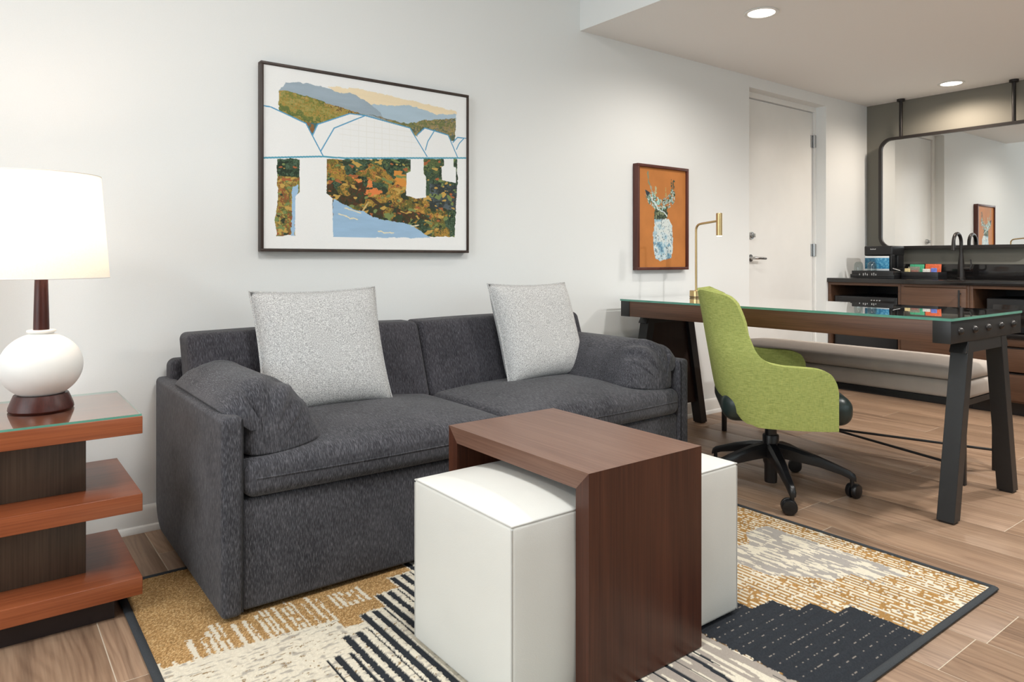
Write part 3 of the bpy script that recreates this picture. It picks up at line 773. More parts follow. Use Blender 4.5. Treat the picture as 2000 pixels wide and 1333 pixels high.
# ------------------------------------------------------------------ framed painting above the sofa
def frame_bars(root, x0, x1, z0, z1, w, y0, y1, mat):
    for a, b, c, d in ((x0, x1, z1-w, z1), (x0, x1, z0, z0+w), (x0, x0+w, z0+w, z1-w), (x1-w, x1, z0+w, z1-w)):
        obj('frame_bar', G().box((a, y0, c), (b, y1, d), .0015, 1), mat, root)
def paint_bridge(nx, ny):
    u, v = np.meshgrid(np.linspace(0, 1, nx), np.linspace(0, 1, ny))
    ja = (fbm(u*60, v*46, 3)-.5); jb = (fbm(u*60, v*46, 8)-.5)
    U, V = u+ja*.012, v+jb*.016
    white = L3((240, 241, 240)); col = np.ones(u.shape+(3,))*white
    def put(mask, c):
        nonlocal col
        c = np.asarray(c); col = np.where(mask[..., None], c if c.ndim == 3 else c[None, None], col)
    def strokes(pal, su, sv, seed, rot=0.0):
        ca, sa = math.cos(rot), math.sin(rot); a = u*ca+v*sa; b = -u*sa+v*ca
        f = fbm(a*su+ja*3, b*sv+jb*3, seed, 3); k = np.clip(((f-.22)/.56)*len(pal), 0, len(pal)-.001).astype(int)
        c = np.array([lin(p) for p in pal])[k]; return c*(.85+.3*fbm(a*su*4, b*sv*4, seed+40, 2)[..., None])
    paint_top=[(0.062,0.134),(0.092,0.076),(0.176,0.068),(0.289,0.073),(0.414,0.053),(0.94,0.099),(0.935,0.295),(0.721,0.289),(0.211,0.357),(0.066,0.242)]
    sky=[(0.281,0.065),(0.414,0.053),(0.65,0.07),(0.94,0.099),(0.94,0.156),(0.553,0.217),(0.332,0.115)]
    hill=[(0.062,0.134),(0.092,0.076),(0.176,0.068),(0.253,0.073),(0.296,0.08),(0.332,0.096),(0.376,0.08),(0.414,0.095),(0.482,0.134),(0.521,0.17),(0.553,0.217),(0.369,0.209),(0.062,0.147)]
    hill2=[(0.482,0.134),(0.545,0.128),(0.617,0.12),(0.683,0.106),(0.759,0.12),(0.828,0.138),(0.94,0.115),(0.94,0.156),(0.675,0.227),(0.553,0.217),(0.521,0.17)]
    field=[(0.062,0.13),(0.102,0.127),(0.232,0.151),(0.384,0.188),(0.459,0.199),(0.384,0.207),(0.232,0.291),(0.211,0.357),(0.18,0.294),(0.066,0.242)]
    low=[(0.459,0.194),(0.545,0.204),(0.675,0.222),(0.759,0.184),(0.935,0.146),(0.935,0.295),(0.89,0.255),(0.811,0.236),(0.759,0.234),(0.721,0.284),(0.683,0.245)]
    put(inpoly(U, V, paint_top) & (v > .1), strokes([(120,130,110),(150,140,90),(96,112,96)], 9, 30, 5, .15))
    put(inpoly(U, V, sky), L3((240, 222, 188))*(.96+.08*fbm(u*5, v*60, 2)[..., None]))
    put(inpoly(U, V, hill), L3((158, 174, 186))*(.9+.2*fbm(u*8, v*40, 4)[..., None]))
    put(inpoly(U, V, hill2), L3((176, 197, 211))*(.93+.12*fbm(u*8, v*40, 6)[..., None]))
    put(inpoly(U, V, field), strokes([(98,110,60),(128,132,66),(168,138,70),(150,150,86),(190,150,84),(110,96,58)], 4, 36, 12, .28))
    put(inpoly(U, V, low), strokes([(84,98,84),(120,124,78),(160,140,96),(110,116,112),(96,104,74)], 6, 40, 14, -.12))
    put(inpoly(u, v, [(.17,.287),(.24,.285),(.211,.36)]), strokes([(92,112,100),(70,110,110),(140,100,60)], 20, 20, 16))
    arch1=[(-0.002,0.225),(0.03,0.227),(0.18,0.294),(0.257,0.479),(-0.002,0.509)]
    arch2=[(0.211,0.352),(0.232,0.291),(0.38,0.206),(0.452,0.205),(0.683,0.245),(0.776,0.419),(0.257,0.479)]
    arch3=[(0.721,0.284),(0.763,0.233),(0.895,0.26),(0.949,0.401),(0.776,0.421)]
    for a in (arch1, arch2, arch3): put(inpoly(u, v, a), white)
    put(inpoly(u, v, [(.922,.302),(.95,.265),(1,.265),(1,.395),(.949,.40)]), white)
    # faint pencil grid inside the big arch
    gl = ((np.abs((u*26) % 1-.5) > .47) | (np.abs((v*30) % 1-.5) > .46)) & inpoly(u, v, arch2) & (u > .33)
    put(gl, L3((234, 234, 230)))
    fol=[(0.056,0.509),(0.152,0.498),(0.945,0.407),(0.949,0.524),(0.94,0.73),(0.931,0.915),(0.056,0.93),(0.049,0.852),(0.059,0.695)]
    greens = strokes([(40,54,40),(58,78,58),(80,102,80),(50,68,50),(96,110,70)], 16, 18, 21, .4)
    warm = strokes([(74,84,50),(118,112,52),(100,76,46),(176,136,62),(140,124,56),(196,150,72),(150,92,54)], 17, 19, 25, .5)
    dark = strokes([(44,50,36),(62,60,38),(84,56,38),(52,70,48)], 18, 18, 29, .3)
    f = inpoly(U, V, fol)
    put(f, greens)
    d = (v-.46)-(u-.36)*.62+(fbm(u*9, v*9, 33)-.5)*.34
    mx_ = (fbm(u*13, v*13, 61) > .44)
    put(f & (np.abs(d-.03) < .13) & mx_, warm); put(f & (d > .15) & (u > .27), dark); put(f & (d > .2) & (fbm(u*14, v*14, 63) > .56), warm)
    put(f & (u < .16), np.where((v > .6)[..., None], strokes([(120,120,60),(170,146,72),(140,88,54),(96,108,58),(186,160,84)], 30, 14, 35), greens))
    put(f & (u > .8) & (v > .8) & (d > .1), strokes([(84,104,60),(128,124,64),(64,84,56),(150,124,70)], 8, 30, 36, .15))
    put(f & (u > .72) & (v < .62), greens*.9); put(f & (u > .79) & (v > .58) & (v < .74), strokes([(90,100,104),(70,80,80),(54,60,58)], 20, 16, 37))
    put(f & inpoly(U, V, [(.39,.55),(.46,.53),(.5,.62),(.55,.66),(.47,.69),(.40,.62)]) & (fbm(u*40, v*40, 39) > .5), L3((226, 132, 74)))
    put(f & inpoly(U, V, [(.60,.52),(.66,.51),(.665,.62),(.60,.60)]) & (fbm(u*40, v*40, 41) > .45), L3((214, 144, 66)))
    put(f & (segdist(u, v, [(.444,.77),(.47,.72)]) < .004), L3((206, 180, 120)))
    for k_, (cc, th) in enumerate((((196,160,84), .74), ((122,138,84), .72), ((52,62,46), .73), ((168,100,60), .77))):
        put(f & (fbm(u*30+v*22, v*34-u*14, 81+k_*5, 2) > th), L3(cc))
    river=[(0.303,0.713),(0.369,0.75),(0.414,0.771),(0.444,0.774),(0.482,0.805),(0.601,0.832),(0.691,0.843),(0.75,0.89),(0.793,0.924),(0.299,0.937)]
    water2=[(0.119,0.656),(0.146,0.644),(0.139,0.777),(0.129,0.937),(0.114,0.937),(0.122,0.734)]
    wat = L3((156, 188, 216))*(.92+.16*fbm(u*12, v*60, 43)[..., None])
    put(inpoly(U, V, river) & (v < .932), wat); put(inpoly(U, V, water2) & (v < .93), wat*1.05)
    for pts in ([(.33,.80),(.42,.83)], [(.36,.765),(.43,.785)], [(.52,.895),(.6,.90)], [(.69,.85),(.73,.845)]): put(segdist(U, V, pts) < .0035, L3((232, 222, 190)))
    pier1=[(0.152,0.493),(0.273,0.479),(0.273,0.683),(0.299,0.709),(0.303,0.937),(0.132,0.941),(0.134,0.707),(0.152,0.684)]
    pier2=[(0.687,0.431),(0.757,0.423),(0.757,0.523),(0.77,0.536),(0.77,0.671),(0.716,0.681),(0.662,0.664),(0.666,0.527),(0.687,0.515)]
    pier3=[(0.871,0.413),(0.926,0.407),(0.926,0.46),(0.94,0.464),(0.94,0.566),(0.859,0.553),(0.857,0.467),(0.871,0.459)]
    for a in (pier1, pier2, pier3): put(inpoly(u+ja*.004, v+jb*.004, a), white)
    blue = L3((88, 158, 196)); asp = .752/1.0015
    lines = [[(-.002,.225),(.03,.227),(.18,.294),(.257,.47)], [(.211,.352),(.232,.291),(.38,.206),(.452,.205),(.683,.245),(.776,.411)], [(.246,.442),(.307,.302),(.452,.207)],
             [(.721,.284),(.763,.233),(.895,.26),(.949,.396)], [(.767,.372),(.78,.316),(.819,.238)], [(.922,.302),(.949,.267),(1.0,.266)], [(.943,.345),(.958,.307),(.986,.268)]]
    for q in lines: put(segdist(u, v, q, 1, asp) < .0026, blue)
    put(segdist(u, v, [(-.002,.509),(.246,.473),(.354,.47),(1.0,.395)], 1, asp) < .0036, L3((84, 160, 184)))
    return col
PX0, PX1, PZ0, PZ1 = .934, 1.955, 1.056, 1.839
pt = thing('framed_painting', 'large framed landscape painting of a white arched bridge above the sofa', 'painting', (1.4445, -.02, PZ0))
frame_bars(pt, PX0, PX1, PZ0, PZ1, .0115, -.04, -.001, M['framebrown'])
cw = (.9445, 1.9445, 1.0675, 1.8275)
nx, ny = 680, 516
cx_, cz_ = np.meshgrid(np.linspace(cw[0]+.002, cw[1]-.002, nx), np.linspace(cw[3]-.002, cw[2]+.002, ny))
obj('canvas', grid_mesh('canvas', np.stack([cx_, np.full_like(cx_, -.0332), cz_], -1), np.clip(paint_bridge(nx, ny), 0, 1), colmat('oil paint on canvas', .6, 500, .15, .25, .03)), None, pt)
obj('stretcher', G().box((cw[0]+.001, -.033, cw[2]+.001), (cw[1]-.001, -.003, cw[3]-.001)), simple('primed canvas edge', (236, 236, 232), .8), pt, smooth=0)
obj('backing', G().box((PX0+.009, -.006, PZ0+.009), (PX1-.009, -.0012, PZ1-.009)), M['felt'], pt, smooth=0)

# ------------------------------------------------------------------ small framed print above the desk
def paint_jar(nx, ny):
    u, v = np.meshgrid(np.linspace(0, 1, nx), np.linspace(0, 1, ny))
    ja = fbm(u*30, v*40, 3)-.5; jb = fbm(u*30, v*40, 8)-.5; U, V = u+ja*.05, v+jb*.04
    col = L3((190, 122, 64))*(.88+.24*fbm(u*5, v*6, 1)[..., None]); col = col*(np.array([1, 1, 1])+.08*(fbm(u*9, v*9, 5)-.5)[..., None])
    def put(m, c):
        nonlocal col
        c = np.asarray(c); col = np.where(m[..., None], c if c.ndim == 3 else c[None, None], col)
    def pal(p, s, seed):
        f = fbm(u*s, v*s*1.3, seed, 3); k = np.clip((f-.2)/.6*len(p), 0, len(p)-.001).astype(int); return np.array([lin(q) for q in p])[k]
    jar=[(0.336,0.513),(0.624,0.506),(0.709,0.568),(0.719,0.696),(0.719,0.844),(0.681,0.913),(0.567,0.922),(0.437,0.94),(0.345,0.908),(0.309,0.792),(0.305,0.657),(0.336,0.576)]
    neck=[(0.336,0.405),(0.605,0.396),(0.605,0.506),(0.336,0.513)]
    lbr=[(0.147,0.238),(0.309,0.253),(0.437,0.311),(0.493,0.318),(0.586,0.415),(0.336,0.409),(0.309,0.383),(0.219,0.373),(0.165,0.321)]
    rbr=[(0.493,0.318),(0.662,0.248),(0.7,0.191),(0.766,0.188),(0.776,0.326),(0.7,0.366),(0.605,0.406),(0.493,0.4)]
    j = inpoly(u+ja*.03, v+jb*.025, jar)
    put(j, pal([(150,184,200),(196,214,220),(214,222,220),(206,218,218),(170,196,206)], 9, 11))
    put(j & (v > .74), pal([(96,140,168),(150,186,202),(196,214,220),(214,224,222),(120,160,182)], 14, 13))
    put(j & (fbm(u*46, v*60, 15) > .68), L3((112, 132, 140)))
    put(inpoly(U, V, neck), pal([(52,64,50),(76,92,70),(48,58,48),(128,140,110)], 22, 17))
    put(inpoly(U, V, lbr) & (fbm(u*34, v*44, 71) > .36), pal([(60,78,70),(140,196,190),(188,216,208),(96,120,104),(170,206,200)], 17, 19))
    put(inpoly(U, V, rbr) & (fbm(u*34, v*44, 73) > .4), pal([(54,70,56),(96,116,92),(190,208,204),(70,88,70),(160,186,180)], 24, 23))
    put(inpoly(u, v, [(.14,.225),(.24,.25),(.2,.29),(.165,.275)]), L3((46, 58, 66)))
    for q, w, c in (([(.681,.1),(.7,.2)], .010, (64,80,66)), ([(.742,.097),(.728,.19)], .012, (64,80,66)), ([(.201,.053),(.21,.132),(.264,.201)], .014, (128,138,112)),
                    ([(.364,.197),(.345,.261)], .018, (176,176,140)), ([(.567,.192),(.567,.27)], .014, (176,152,96)), ([(.255,.193),(.309,.262)], .02, (150,164,150))):
        put((segdist(U, V, q, .44, .6) < w*.5) & (fbm(u*40, v*60, 27) > .42), L3(c))
    put(segdist(U, V, [(.255,.3),(.419,.42),(.511,.431),(.586,.47)], .44, .6) < .006, L3((206, 220, 220)))
    return col
FX0, FX1, FZ0, FZ1 = 3.168, 3.641, .960, 1.604
pr_ = thing('framed_print', 'small walnut framed print of antlers in a pale jar on orange ground', 'picture', (3.405, -.02, FZ0))
frame_bars(pr_, FX0, FX1, FZ0, FZ1, .017, -.042, -.001, M['framewood'])
nx, ny = 230, 316
cx_, cz_ = np.meshgrid(np.linspace(FX0+.016, FX1-.016, nx), np.linspace(FZ1-.016, FZ0+.016, ny))
obj('print_sheet', grid_mesh('print_sheet', np.stack([cx_, np.full_like(cx_, -.028), cz_], -1), np.clip(paint_jar(nx, ny), 0, 1), colmat('printed paper', .55, 300, .05, .3, .03)), None, pr_)
obj('backing', G().box((FX0+.015, -.027, FZ0+.015), (FX1-.015, -.0015, FZ1-.015)), M['felt'], pr_, smooth=0)

# ------------------------------------------------------------------ desk
DKX0, DKX1, DKY0, DKY1 = 2.965, 3.695, -1.83, -.10
dk = thing('desk', 'long walnut trestle desk with black splayed legs and glass top', 'desk', (3.33, -.965, 0))
go = obj('glass_top', G().box((DKX0-.004, DKY0-.004, .7865), (DKX1+.004, DKY1+.004, .797)), [M['glass'], M['glass_edge']], dk, smooth=0); edge_mat(go)
obj('desktop', G().box((DKX0, DKY0+.066, .7), (DKX1, DKY1-.066, .786), .0015, 1), M['deskwood'], dk)
def trestle(y0, y1, name):
    o = obj(name, G().box((DKX0-.002, y0, .699), (DKX1+.002, y1, .7862), .0015, 1), M['black'], dk)
    yc = (y0+y1)/2
    g = G(); g.prism([(3.13, .699), (3.53, .699), (3.555, .652), (3.105, .652)], 'y', yc-.03, yc+.03); obj('web_plate', g, M['black'], dk, smooth=0, bevel=.001, seg=1)
    for top, bot in ((3.132, 2.994), (3.472, 3.61)):
        w = .056; g = G(); g.prism([(top, .699), (top+w, .699), (bot+w, .006), (bot, .006)], 'y', y0+.001, y1-.001)
        l = obj('leg', g, M['black'], dk, smooth=0, bevel=.0015, seg=1)
        g = G(); g.box((bot+.006, y0+.008, 0), (bot+w-.006, y1-.008, .0065)); obj('foot_pad', g, M['plastic'], l, smooth=0)
    return o
ne = trestle(DKY0, DKY0+.066, 'end_plate'); fe = trestle(DKY1-.066, DKY1, 'end_plate')
for i in range(5):
    x = 3.045+.138*i
    g = G(); vs = []
    rr = .0155; ring = []
    pts = [(x, DKY0+.001, .744), (x, DKY0-.002, .744), (x, DKY0-.008, .744), (x, DKY0-.013, .744), (x, DKY0-.015, .744)]
    g.tube(pts, [rr, rr, rr*.85, rr*.5, .001], 16); obj('bolt', g, M['blackmetal'], dk)
pan = G(); pan.prism([(3.176, .652), (3.484, .652), (3.596, .14), (3.064, .14)], 'y', DKY1-.043, DKY1-.023)
obj('modesty_panel', pan, M['panelwood'], dk, smooth=0)

# ------------------------------------------------------------------ brass desk lamp
bl = thing('desk_lamp', 'slim brass desk lamp with cylinder head at wall end of the desk', 'lamp', (3.43, -.265, .797))
bx, by, bz = 3.43, -.265, .7972
g = G(); g.lathe([(.001, bz), (.036, bz), (.038, bz+.002), (.038, bz+.04), (.036, bz+.042), (.001, bz+.042)], (bx, by), 36, cap=False); obj('base', g, M['brass'], bl)
obj('base_ring', G().lathe([(.0385, bz+.004), (.0388, bz+.006), (.0385, bz+.008)], (bx, by), 36, cap=False), M['blackmetal'], bl)
pts = [(bx, by, bz+.04), (bx, by, 1.20)]+[(bx, by-.035*(1-math.cos(a)), 1.20+.035*math.sin(a)) for a in [math.pi/2*i/7 for i in range(1, 7)]]+[(bx, by-.04, 1.236), (bx, by-.15, 1.247)]
obj('stem', G().tube(pts, .0065, 12), M['brass'], bl)
hx, hy = bx, by-.165
g = G(); g.lathe([(.001, 1.292), (.016, 1.292), (.0175, 1.29), (.0175, 1.162), (.0155, 1.162), (.0155, 1.20)], (hx, hy), 28, cap=False); obj('head', g, M['brass'], bl)
g = G(); g.lathe([(.0145, 1.158), (.0145, 1.17)], (hx, hy), 20); obj('lens', g, emit('lamp lens', (1.0, .9, .72), 8), bl)
d = bpy.data.lights.new('desk_lamp_light', 'SPOT'); d.energy = 2.0; d.color = (1, .84, .64); d.spot_size = math.radians(95); d.spot_blend = .7; d.shadow_soft_size = .015
o = bpy.data.objects.new('desk_lamp_light', d); C.objects.link(o); o.parent = bl; o.location = (hx-bx, hy-by, 1.156-.797)

# ------------------------------------------------------------------ office chair (x forward, z up in its own frame)
CHX, CHY = 2.836, -1.145; CHR = math.radians(-49)
ch = thing('office_chair', 'lime green upholstered swivel chair on black five star base', 'chair', (CHX, CHY, 0), CHR, local=True); ch.scale = (.985,)*3
def shell_mesh():
    # half plan path from the back centre (0) to the arm front (1): x, y, top z, bottom z, lean weight
    K = [(-.245, .000, .900, .442), (-.244, .070, .906, .441), (-.240, .140, .912, .438), (-.226, .195, .912, .430), (-.203, .235, .908, .402), (-.172, .266, .902, .352), (-.145, .285, .890, .339),
         (-.125, .297, .862, .341), (-.112, .304, .800, .338), (-.103, .309, .735, .337), (-.092, .314, .680, .336), (-.074, .319, .640, .336), (-.045, .324, .614, .336), (0.0, .330, .604, .336), (.08, .334, .601, .336), (.14, .335, .597, .337), (.185, .335, .580, .339), (.206, .334, .540, .341), (.213, .333, .50, .341)]
    half = []
    for a, b in zip(K[:-1], K[1:]):
        for i in range(3): half.append([a[q]+(b[q]-a[q])*i/3 for q in range(4)])
    half.append(list(K[-1]))
    path = [(x, -y, zt, zb) for x, y, zt, zb in reversed(half)]+[tuple(h) for h in half[1:]]
    nr = 16; vs = []; fs = []
    for x, y, zt, zb in path:
        for r in range(nr+1):
            z = zb+(zt-zb)*r/nr
            lean = -.175*max(0, z-.46)*max(0, min(1, (.02-x)/.2))
            tuck = -.9*max(0, .46-z)*max(0, min(1, (-.1-x)/.14))*-.35     # lower back draws forward
            shr = 1.0-1.5*max(0, min(z, .74)-.62)-.2*max(0, z-.74)
            vs.append((x+lean+tuck, y*shr, z))
    n = len(path)
    for i in range(n-1):
        for r in range(nr):
            a = i*(nr+1)+r; fs.append((a, a+nr+1, a+nr+2, a+1))
    me = bpy.data.meshes.new('shell'); me.from_pydata(vs, [], fs); me.materials.append(M['lime'])
    me.polygons.foreach_set('use_smooth', [True]*len(me.polygons)); return me
so = obj('shell', shell_mesh(), None, ch)
m_ = so.modifiers.new('smooth', 'SMOOTH'); m_.factor = .5; m_.iterations = 4
m_ = so.modifiers.new('pad', 'SOLIDIFY'); m_.thickness = .052; m_.offset = 1.0; m_.use_even_offset = False
m_ = so.modifiers.new('round', 'BEVEL'); m_.width = .024; m_.segments = 4; m_.limit_method = 'ANGLE'; m_.angle_limit = math.radians(50)
def seat_fn(x, y, z):
    if z > .42: z += .018*(1-(y/.27)**2)*(1-((x-.03)/.27)**2)
    w = 1-.10*max(0, -x-.05)/.2
    return (x, y*w, z)
obj('seat', G().box((-.232, -.268, .345), (.292, .268, .470), .055, 5, (8, 8, 2), seat_fn), M['green_leather'], ch, label='dark green leather seat pad')
obj('seat_plate', G().box((-.12, -.13, .322), (.16, .13, .346), .008, 2), M['plastic'], ch)
g = G(); g.tube([(.10, -.16, .325), (.10, -.03, .325)], .024, 16); obj('tension_knob', g, M['plastic'], ch)
g = G(); g.tube([(0, 0, .19), (0, 0, .325)], .026, 20); obj('gas_column', g, M['plastic'], ch)
g = G(); g.lathe([(.001, .03), (.027, .03), (.028, .04), (.028, .11), (.034, .125), (.036, .24), (.033, .246), (.001, .246)], (0, 0), 24, cap=False); obj('hub', g, M['plastic'], ch)
g = G(); g.tube([(0, .03, .29), (0, .19, .285), (0, .22, .283)], .006, 8); obj('height_lever', g, M['plastic'], ch)
for k in range(5):
    a = math.radians(-61+72*k)-CHR; ca, sa = math.cos(a), math.sin(a)
    g = G(); prof = [(.022, .212, .148, .026), (.10, .197, .140, .025), (.20, .166, .124, .021), (.29, .132, .100, .017), (.325, .118, .085, .0155), (.345, .104, .076, .0135), (.350, .09, .074, .009)]
    vs = []; fs = []
    for r, zt, zb, hw in prof:
        for dy, z in ((-hw*.55, zt), (hw*.55, zt), (hw, zt-.014), (hw*.9, zb), (-hw*.9, zb), (-hw, zt-.014)): vs.append((r*ca-dy*sa, r*sa+dy*ca, z))
    for i in range(len(prof)-1):
        for j in range(6): fs.append((i*6+j, i*6+(j+1) % 6, i*6+6+(j+1) % 6, i*6+6+j))
    fs.append(tuple(range(6))); fs.append(tuple(range(len(prof)*6-6, len(prof)*6)))
    g.add(vs, fs); lg = obj('base_leg', g, M['plastic'], ch, smooth=40)
    cx, cy = .333*ca, .333*sa
    cs = obj('caster', G().tube([(cx, cy, .046), (cx, cy, .085)], .009, 12), M['plastic'], lg)
    b = a+1.0+k*.9; cb, sb = math.cos(b), math.sin(b); tx, ty = cx+.012*cb, cy+.012*sb
    for s in (-1, 1):
        p0 = (tx-sb*.005*s, ty+cb*.005*s, .0285); mid_ = [(tx-sb*q*s, ty+cb*q*s, .0316) for q in (.004, .006, .018, .0235, .025)]
        gg = G(); gg.tube(mid_, [.0285, .0315, .0315, .028, .02], 22); obj('wheel', gg, M['plastic'], lg)

# ------------------------------------------------------------------ upholstered bench behind the desk
bn = thing('bench', 'long taupe upholstered bench with black metal frame behind the desk', 'bench', (3.757, -1.005, 0))
BX0, BX1, BY0, BY1 = 3.555, 3.96, -1.665, -.345
obj('seat_pad', G().box((BX0, BY0, .386), (BX1, BY1, .466), .022, 4, (3, 8, 1)), M['taupe'], bn)
def bfn(x, y, z):
    u = (x-BX0)/(BX1-BX0)*2-1; v = (y-BY0)/(BY1-BY0)*2-1; e = (1-abs(u)**2.2)*(1-abs(v)**8)
    return (x, y, z+(.028*e if z > .5 else 0))
obj('top_cushion', G().box((BX0+.002, BY0+.004, .467), (BX1-.002, BY1-.004, .528), .03, 5, (6, 14, 1), bfn), M['taupe'], bn)
g = G(); e = .012
g.tube([(BX0+.006, BY0+.012, .497), (BX1-.006, BY0+.012, .497), (BX1-.006, BY1-.012, .497), (BX0+.006, BY1-.012, .497)], .005, 6, closed=True); obj('piping', g, M['taupe'], bn)
g = G(); g.box((BX0+.004, BY0+.006, .36), (BX1-.004, BY0+.03, .386)); g.box((BX0+.004, BY1-.03, .36), (BX1-.004, BY1-.006, .386)); g.box((BX0+.004, BY0+.03, .36), (BX0+.028, BY1-.03, .386)); g.box((BX1-.028, BY0+.03, .36), (BX1-.004, BY1-.03, .386))
obj('frame', g, M['black'], bn, smooth=0)
LG = [(BX0+.014, BY0+.018), (BX1-.014, BY0+.018), (BX0+.014, BY1-.018), (BX1-.014, BY1-.018)]
for x, y in LG: obj('leg', G().box((x-.011, y-.011, 0), (x+.011, y+.011, .36), .001, 1), M['black'], bn)
for a, b, z in ((0, 3, .084), (1, 2, .098)):
    obj('cross_rod', G().tube([(LG[a][0], LG[a][1], z), (LG[b][0], LG[b][1], z)], .0065, 8), M['black'], bn)

# ------------------------------------------------------------------ kitchenette
KX = 5.40
def unit(name, y0, y1, label):
    t = thing(name, label, 'cabinet', (5.7, (y0+y1)/2, 0))
    obj('toe_kick', G().box((KX+.05, y0, 0), (5.99, y1, .09)), M['plastic'], t, smooth=0)
    obj('side_panel', G().box((KX, y1-.022, .09), (6.028, y1, .8475), .001, 1), M['cabwood'], t)
    obj('side_panel', G().box((KX, y0, .09), (6.028, y0+.018, .8475), .001, 1), M['cabwood'], t)
    obj('top_rail', G().box((KX, y0+.018, .826), (6.0, y1-.022, .8475), .001, 1), M['cabwood'], t)
    obj('bottom_panel', G().box((KX, y0+.018, .09), (6.0, y1-.022, .108), .001, 1), M['cabwood'], t)
    obj('back_panel', G().box((6.0, y0+.018, .108), (6.028, y1-.022, .826)), M['plastic'], t, smooth=0)
    return t
c1 = unit('fridge_cabinet', -.556, -.004, 'open walnut cabinet holding the small fridge, nearest the long wall')
c2 = unit('sink_cabinet', -1.004, -.558, 'walnut cabinet with one door under the tap')
dd = obj('cabinet_door', G().box((KX-.019, -.992, .098), (KX-.001, -.566, .824), .0012, 1), M['cabwood'], c2)
g = G(); g.tube([(KX-.019, -.958, .70), (KX-.045, -.958, .70)], .005, 8); g.tube([(KX-.019, -.958, .79), (KX-.045, -.958, .79)], .005, 8); g.tube([(KX-.045, -.958, .675), (KX-.045, -.958, .815)], .006, 10)
obj('handle', g, M['black'], dd)
c3 = unit('drawer_cabinet', -2.2, -1.006, 'walnut cabinet with an open microwave bay above drawers')
obj('bay_shelf', G().box((KX-.012, -2.182, .505), (6.0, -1.026, .535), .001, 1), M['stone'], c3)
obj('drawer_rail', G().box((KX, -2.182, .455), (KX+.02, -1.028, .503), .001, 1), M['cabwood'], c3)
for z0, z1 in ((.292, .448), (.105, .282)):
    dw = obj('drawer', G().box((KX-.018, -2.18, z0), (KX+.4, -1.03, z1), .0012, 1), M['cabwood'], c3)
    obj('finger_groove', G().box((KX-.0185, -2.17, z1-.006), (KX-.004, -1.04, z1+.0005)), M['plastic'], dw, smooth=0)
ctp = thing('countertop', 'polished black stone countertop with low backsplash under the mirror', 'countertop', (5.7, -1.1, .848))
obj('slab', G().box((5.385, -2.22, .848), (6.0285, -.003, .88), .0015, 1), M['stone'], ctp)
obj('backsplash', G().box((6.008, -2.22, .8802), (6.0285, -.003, .99), .0012, 1), M['stone'], ctp)
# mini fridge
fr = thing('mini_fridge', 'black mini fridge inside the open walnut cabinet', 'fridge', (5.7, -.28, .108))
obj('body', G().box((5.47, -.52, .109), (5.97, -.045, .742), .006, 2), M['appliance'], fr)
fd = obj('fridge_door', G().box((5.425, -.522, .109), (5.468, -.043, .742), .006, 2), M['appliance'], fr)
obj('control_strip', G().box((5.4225, -.50, .700), (5.4255, -.065, .730), .001, 1), M['plastic'], fd)
for y in (-.335, -.355, -.375, -.395): obj('badge', G().box((5.421, y-.006, .711), (5.423, y+.006, .719), .0005, 1), M['chrome'], fd)
# microwave
mw = thing('microwave', 'black microwave oven in the bay above the drawers', 'microwave', (5.65, -1.36, .536))
obj('case', G().box((5.47, -1.66, .537), (5.86, -1.09, .765), .006, 2), M['appliance'], mw)
md = obj('oven_door', G().box((5.45, -1.52, .54), (5.469, -1.092, .762), .004, 2), M['appliance'], mw)
obj('door_window', G().box((5.4485, -1.47, .58), (5.4505, -1.13, .725), .001, 1), M['stone'], md)
obj('control_panel', G().box((5.45, -1.658, .54), (5.469, -1.522, .762), .004, 2), M['plastic'], mw)
# tap
fx, fy = 5.885, -.775
fa = thing('faucet', 'black gooseneck tap standing on the stone counter', 'faucet', (fx, fy, .88))
g = G(); g.lathe([(.001, .8805), (.028, .8805), (.028, .887), (.024, .891), (.023, .96), (.0165, 1.04), (.0125, 1.07), (.0125, 1.09)], (fx, fy), 24, cap=False); obj('base', g, M['blackmetal'], fa)
pts = [(fx, fy, 1.06), (fx, fy, 1.15)]+[(fx-.068*(1-math.cos(a)), fy, 1.15+.068*math.sin(a)) for a in [math.pi*i/14 for i in range(1, 15)]]+[(fx-.138, fy, 1.12), (fx-.142, fy, 1.09)]
obj('spout', G().tube(pts, [.0125]*(len(pts)-3)+[.013, .0145, .0145], 14), M['blackmetal'], fa)
g = G(); g.tube([(fx, fy-.015, .955), (fx, fy-.06, .957)], .012, 14); g.tube([(fx, fy-.058, .957), (fx, fy-.068, .98), (fx-.002, fy-.064, 1.025)], [.009, .006, .0045], 10); obj('lever', g, M['blackmetal'], fa)
# service tray with coffee maker, glasses and card
tr = thing('service_tray', 'shallow black tray on the counter carrying glasses and coffee maker', 'tray', (5.68, -.30, .8805))
def tray_mesh(x0, x1, y0, y1, z0, h, w=.008):
    g = G(); g.box((x0, y0, z0), (x1, y1, z0+.008), .001, 1)
    for a in (((x0, y0, z0+.008), (x0+w, y1, z0+h)), ((x1-w, y0, z0+.008), (x1, y1, z0+h)), ((x0+w, y0, z0+.008), (x1-w, y0+w, z0+h)), ((x0+w, y1-w, z0+.008), (x1-w, y1, z0+h))): g.box(*a, .001, 1)
    return g
obj('tray_body', tray_mesh(5.50, 5.88, -.462, -.13, .8815, .03), M['plastic'], tr)
obj('tray_deck', G().box((5.508, -.454, .8895), (5.872, -.138, .938), .002, 1), M['plastic'], tr)
for i, y in enumerate((-.205, -.235, -.25, -.265, -.30, -.315, -.33)): obj('chrome_mark', G().box((5.497, y-.003, .897 if i % 2 else .90), (5.5075, y+.003, .915+.004*(i % 3)), .0008, 1), M['chrome'], tr)  # small chrome bits for the white marks along the tray front
cm = thing('coffee_maker', 'black pod coffee maker with overhanging head behind the glasses', 'coffee maker', (5.75, -.28, .938))
